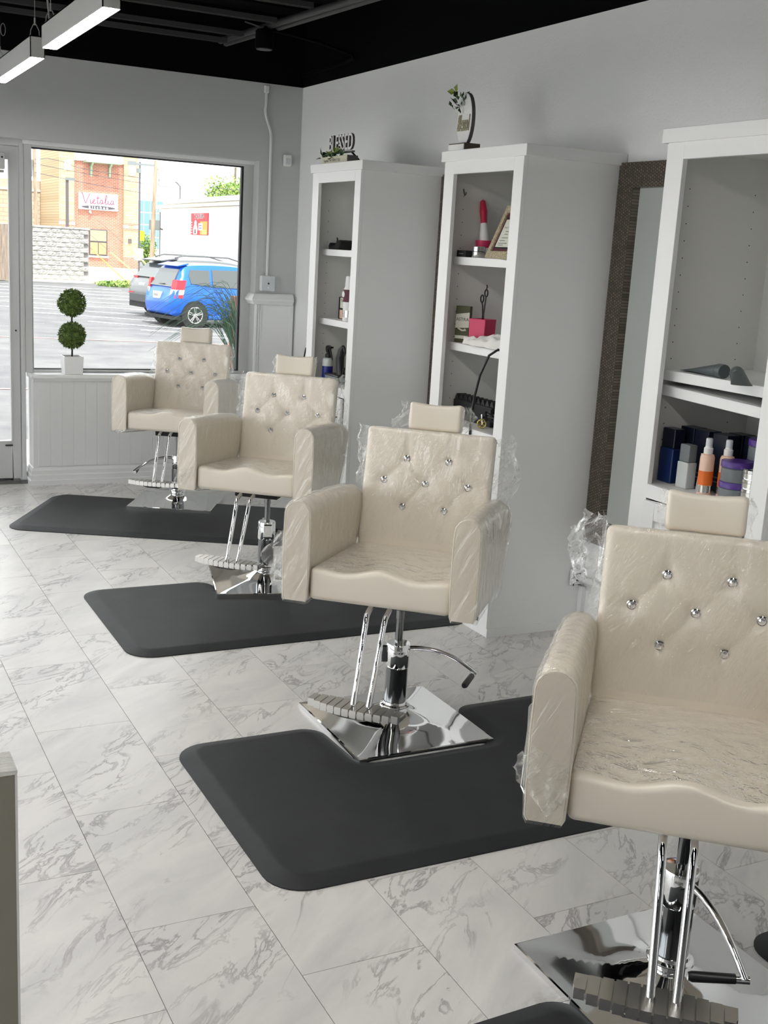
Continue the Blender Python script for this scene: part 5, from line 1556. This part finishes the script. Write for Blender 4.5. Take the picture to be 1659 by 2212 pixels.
m = leaf_cloud((0.1, 0, 4.4), (1.5, 1.3, 0.95), 2600, 0.11, 1)
m2 = leaf_cloud((-0.95, 0, 4.9), (0.75, 0.8, 0.8), 300, 0.10, 2); m.add(m2.v, m2.f)
m2 = leaf_cloud((0.2, 0, 5.2), (1.0, 0.9, 0.6), 260, 0.10, 9); m.add(m2.v, m2.f)
m.build('crown', 'tree_leaf', tr, merge=False, fix=False)['kind'] = 'stuff'
MB().tube([(0.3, 0.5, 4.0), (0.35, 0.5, 6.2)], 0.06, 6).build('dead_limb', 'tree_bark', tr)
hd = thing('shrub', 'green shrub behind the pale utility pole', 'shrub', (23.2, 85.0, -0.5))
leaf_cloud((0, 0, 1.3), (0.75, 0.7, 1.2), 900, 0.12, 5).build('foliage', 'tree_leaf', hd, merge=False, fix=False)['kind'] = 'stuff'
MB().tube([(0, 0, 0), (0, 0, 1.4)], 0.07, 6).build('stem', 'tree_bark', hd)
wd = thing('weeds', 'patch of pale weeds at the foot of the guy wires', 'weeds', (12.6, 49.5, -0.5))
o = leaf_cloud((0, 0, 0.12), (1.3, 0.9, 0.16), 900, 0.09, 8).build('blades', 'tree_leaf', wd, merge=False, fix=False); o['kind'] = 'stuff'
struct(MB().box(11.75, 30, 52.6, 73.5, -0.52, -0.42).build('concrete_pad', 'concrete'), 'pale concrete ground before the brick restaurant')

# wispy ornamental grass outside the window, with its pot and a brown post
gp = thing('ornamental_grass', 'wispy arching grass in a pot just outside the window', 'plant', (2.88, 7.92, -0.04))
MB().lathe([(0.12, 0), (0.13, 0.01), (0.17, 0.33), (0.18, 0.34), (0.18, 0.37), (0.15, 0.37), (0.14, 0.30), (0.001, 0.30)], n=24).build('pot', 'tan', gp, smooth=40)
rnd = random.Random(12)
for k in range(90):
    a = rnd.uniform(PI*0.75, PI*1.25) if k % 3 else rnd.uniform(0, 2*PI)
    L = rnd.uniform(0.25, 0.72); hgt = rnd.uniform(0.8, 1.12)
    x0, y0 = rnd.uniform(-0.05, 0.05), rnd.uniform(-0.05, 0.05)
    pts = []
    for i in range(10):
        q = i/9
        rr = L*q**2.0
        zz = 0.30 + hgt*math.sin(min(1.0, q*1.18)*PI*0.5) - 0.42*L/0.5*max(0, q-0.55)**1.5*1.6
        pts.append((x0+rr*math.cos(a), y0+rr*math.sin(a)*0.45, zz))
    MB().tube(pts, [0.0042*(1-0.8*i/9) for i in range(10)], 4).build('blade', 'grass_leaf', gp)
o = MB().box(2.935, 3.06, 8.28, 8.40, -0.04, 1.17).build('brown_post', 'brick_red_post', bevel=0.005); tag(o, 'reddish brown post outside the right edge of the window', 'post')

# ---------------------------------------------------------------- parked cars
def smooth_loft(rings, ns=3):
    """Catmull-Rom along the stations"""
    out = []
    n = len(rings)
    for i in range(n-1):
        r0, r1, r2, r3 = rings[max(i-1, 0)], rings[i], rings[i+1], rings[min(i+2, n-1)]
        for k in range(ns):
            q = k/ns
            out.append([0.5*(2*b+(c-a)*q+(2*a-5*b+4*c-e)*q*q+(3*b-a-3*c+e)*q**3) for a, b, c, e in zip(r0, r1, r2, r3)])
    out.append(rings[-1])
    return out
def car(name, label, loc, ang, st, paint, wb0, wb1, wr, lower='bumper_black', side_glass=(), rear_glass=None, extra=None):
    t = thing(name, label, 'car', loc, ang, 'cars parked outside')
    # st: (x, half width, z bottom, z belt, z roof, roof half width)
    rings = []
    for x, w, zb, zl, zr, rw in st:
        half = [(0, zb), (w*0.86, zb), (w*0.96, zb+0.10), (w, zb+0.5*(zl-zb)), (w*0.985, zl-0.04), (w*0.955, zl+0.02), (rw+0.35*(w*0.955-rw), zl+0.02+(zr-zl)*0.65), (rw*0.98, zr-0.03), (rw*0.72, zr), (0, zr+0.012)]
        rg = [Vector((x, -y, zz)) for y, zz in half] + [Vector((x, y, zz)) for y, zz in half[-2:0:-1]]
        rings.append(rg)
    body = MB().loft(smooth_loft(rings)).build('body', paint, t, smooth=32)
    W = max(s[1] for s in st)
    def half_at(x, z):
        for a, b in zip(st, st[1:]):
            if x <= b[0]:
                q = (x-a[0])/(b[0]-a[0]); s = [u+(v-u)*q for u, v in zip(a, b)]
                _, w, zb, zl, zr, rw = s
                k = max(0, min(1, (z-zl)/(zr-zl+1e-6)))
                return w*0.965*(1-k)+rw*k + (0.018 if k > 0.05 else 0.03)
        return W
    for poly in side_glass:
        for sg in (-1, 1):
            m = MB(); n = len(poly)
            outer = [Vector((x, sg*half_at(x, z), z)) for x, z in poly]
            inner = [Vector((x, sg*(half_at(x, z)-0.05), z)) for x, z in poly]
            m.add(outer+inner, [tuple(range(n)), tuple(range(n, 2*n))[::-1]] + [(k, (k+1) % n, n+(k+1) % n, n+k) for k in range(n)])
            m.build('side_window', 'car_glass', t)
    if rear_glass:
        (xa, za, wa), (xb, zb_, wb_) = rear_glass
        MB().loft([[(xa, -wa, za), (xa, wa, za), (xa+0.06, wa, za), (xa+0.06, -wa, za)], [(xb, -wb_, zb_), (xb, wb_, zb_), (xb+0.06, wb_, zb_), (xb+0.06, -wb_, zb_)]]).build('rear_window', 'car_glass', t)
    for x in (wb0, wb1):
        for sg in (-1, 1):
            y = sg*(W-0.115)
            MB().cyl((x, sg*(W-0.30), wr), (x, sg*(W+0.004), wr), wr*1.17, n=28).build('wheel_arch', 'black_matt', t)
            wh = thing('wheel', None, None, (x, y, wr)); wh.parent = t
            m = MB().loft([[(r*math.cos(2*PI*k/28), sg*yy, r*math.sin(2*PI*k/28)) for k in range(28)] for r, yy in ((wr*0.9, -0.09), (wr, -0.06), (wr, 0.10), (wr*0.93, 0.125), (wr*0.68, 0.13), (wr*0.66, 0.09))])
            m.build('tyre', 'tyre', wh, smooth=40)
            m = MB()
            m.tube([(wr*0.64*math.cos(2*PI*k/28), sg*0.128, wr*0.64*math.sin(2*PI*k/28)) for k in range(29)], 0.014, 6)
            for k in range(5):
                for dd in (-0.14, 0.14):
                    a = 2*PI*k/5+0.3
                    m.tube([(0.04*math.cos(a+dd*2), sg*0.13, 0.04*math.sin(a+dd*2)), (wr*0.63*math.cos(a+dd), sg*0.125, wr*0.63*math.sin(a+dd))], 0.014, 6)
            m.cyl((0, sg*0.10, 0), (0, sg*0.142, 0), 0.045, n=14)
            m.build('rim', 'alloy', wh, smooth=40)
    return t, half_at
# blue hatchback
st = [(0.0, 0.66, 0.36, 0.62, 0.66, 0.60), (0.05, 0.78, 0.30, 0.72, 0.78, 0.66), (0.16, 0.83, 0.26, 0.92, 1.02, 0.70), (0.30, 0.84, 0.25, 0.98, 1.30, 0.66), (0.46, 0.84, 0.24, 1.0, 1.47, 0.60), (0.8, 0.84, 0.22, 1.0, 1.52, 0.60),
      (1.5, 0.84, 0.20, 0.98, 1.53, 0.61), (2.1, 0.84, 0.20, 0.96, 1.48, 0.60), (2.6, 0.84, 0.20, 0.94, 1.28, 0.60), (3.0, 0.83, 0.22, 0.92, 1.02, 0.64), (3.4, 0.80, 0.24, 0.82, 0.88, 0.60), (3.7, 0.72, 0.28, 0.66, 0.74, 0.55), (3.83, 0.58, 0.36, 0.52, 0.58, 0.45)]
CA = math.radians(9)
cx, cy = 0.18+8.5-0.62*math.cos(CA)-0.84*math.sin(CA), 27.35-0.62*math.sin(CA)+0.84*math.cos(CA)
t, ha = car('hatchback_car', 'bright blue hatchback parked outside the window', (cx, cy, -0.5), CA, st, 'car_blue', 0.62, 3.05, 0.30,
    side_glass=[[(0.52, 1.05), (1.02, 1.0), (1.06, 1.38), (0.55, 1.38), (0.49, 1.25)], [(1.1, 0.99), (1.9, 0.97), (1.92, 1.40), (1.13, 1.40)], [(1.98, 0.97), (2.75, 0.97), (2.35, 1.32), (1.99, 1.39)]],
    rear_glass=((0.09, 0.96, 0.60), (0.32, 1.38, 0.52)))
MB().loft([[(0.28, -0.56, 1.44), (0.28, 0.56, 1.44), (0.26, 0.56, 1.46), (0.26, -0.56, 1.46)], [(0.55, -0.58, 1.50), (0.55, 0.58, 1.50), (0.55, 0.58, 1.535), (0.55, -0.58, 1.535)]]).build('roof_spoiler', 'car_blue', t)
for sg in (-1, 1):
    tl = thing('tail_light', None, None); tl.parent = t
    def lamp(z0, z1, x0, x1, mat):
        pts = []
        for z in (z0, z1):
            q = (z-0.70)/0.45
            xs0 = 0.06+0.09*q
            pts.append([(xs0-0.02, sg*0.60, z), (xs0+0.02, sg*(0.80), z), (xs0+0.22, sg*0.862, z), (xs0+0.22, sg*0.80, z), (xs0+0.08, sg*0.60, z)])
        MB().loft(pts).build('lens', mat, tl, smooth=40)
    lamp(0.70, 0.78, 0, 0, 'tail_red'); lamp(0.782, 0.90, 0, 0, 'tail_clear'); lamp(0.902, 1.13, 0, 0, 'tail_red')
MB().box(-0.03, 0.06, -0.17, 0.17, 0.66, 0.82).build('number_plate', 'plate_white', t)
MB().box(-0.035, -0.0305, -0.12, 0.12, 0.71, 0.77).build('plate_print', 'ink_grey', t)
MB().box(0.03, 3.6, -0.78, 0.78, 0.185, 0.26).build('underbody', 'black_matt', t)
MB().box(0.98, 2.7, -0.862, -0.80, 0.20, 0.30).build('sill', 'car_blue', t, bevel=0.02)
MB().box(1.16, 1.36, -0.868, -0.83, 0.86, 0.895).build('door_handle', 'car_blue', t, bevel=0.01)
MB().tube([(0.1, -0.2, 1.02), (0.13, 0.25, 1.0)], 0.012, 6).build('rear_wiper', 'black_plastic', t)
# dark grey sport utility vehicle beyond it
st2 = [(0.0, 0.74, 0.48, 0.80, 0.84, 0.70), (0.06, 0.88, 0.42, 0.90, 0.96, 0.76), (0.2, 0.93, 0.38, 1.05, 1.16, 0.78), (0.42, 0.94, 0.36, 1.10, 1.45, 0.74), (0.68, 0.94, 0.34, 1.12, 1.65, 0.68), (1.1, 0.94, 0.32, 1.12, 1.70, 0.68),
       (2.0, 0.94, 0.30, 1.10, 1.70, 0.69), (2.7, 0.94, 0.30, 1.08, 1.60, 0.67), (3.2, 0.94, 0.30, 1.06, 1.35, 0.66), (3.6, 0.92, 0.32, 1.03, 1.12, 0.70), (4.2, 0.90, 0.34, 0.95, 1.02, 0.68), (4.6, 0.82, 0.38, 0.80, 0.86, 0.62), (4.75, 0.66, 0.46, 0.66, 0.70, 0.5)]
st2 = [(a, b, c*0.93, d*0.93, e*0.93, f) for a, b, c, d, e, f in st2]
t, ha = car('suv_car', 'dark grey sport utility car parked beyond the blue hatchback', (cx+0.45, cy+3.2, -0.5), CA, st2, 'car_grey', 0.9, 3.75, 0.37,
    side_glass=[[(0.75, 1.08), (1.4, 1.06), (1.42, 1.44), (0.85, 1.43)], [(1.5, 1.06), (2.4, 1.04), (2.4, 1.44), (1.52, 1.45)], [(2.48, 1.04), (3.3, 1.02), (2.9, 1.34), (2.48, 1.43)]],
    rear_glass=((0.13, 1.06, 0.66), (0.44, 1.42, 0.58)))
MB().loft([[(0.32, -0.62, 1.488), (0.32, 0.62, 1.488), (0.3, 0.62, 1.516), (0.3, -0.62, 1.516)], [(0.8, -0.64, 1.562), (0.8, 0.64, 1.562), (0.8, 0.64, 1.60), (0.8, -0.64, 1.60)]]).build('roof_spoiler', 'car_grey', t)
for sg in (-1, 1):
    MB().tube([(0.7, sg*0.62, 1.60), (0.95, sg*0.62, 1.665), (2.3, sg*0.62, 1.665), (2.8, sg*0.6, 1.544)], 0.02, 8).build('roof_rail', 'car_grey', t, smooth=60)
    MB().loft([[(0.13, sg*0.50, z0), (0.17, sg*0.86, z0), (0.46, sg*0.965, z0), (0.46, sg*0.88, z0), (0.26, sg*0.5, z0)] for z0 in (0.91, 1.06)]).build('tail_light', 'tail_red', t, smooth=40)
    MB().box(-0.012, 0.10, sg*0.62-0.14, sg*0.62+0.14, 0.56, 0.63).build('reflector', 'tail_red', t)
MB().loft([[(-0.02, -0.72, z0), (-0.02, 0.72, z0), (0.12, 0.9, z0), (0.5, 0.955, z0), (0.5, -0.955, z0), (0.12, -0.9, z0)] for z0 in (0.37, 0.61)]).build('bumper', 'bumper_black', t, bevel=0.03)
MB().box(0.02, 0.12, -0.17, 0.17, 0.74, 0.89).build('number_plate', 'plate_white', t)
MB().box(0.05, 4.4, -0.86, 0.86, 0.23, 0.37).build('underbody', 'black_matt', t)
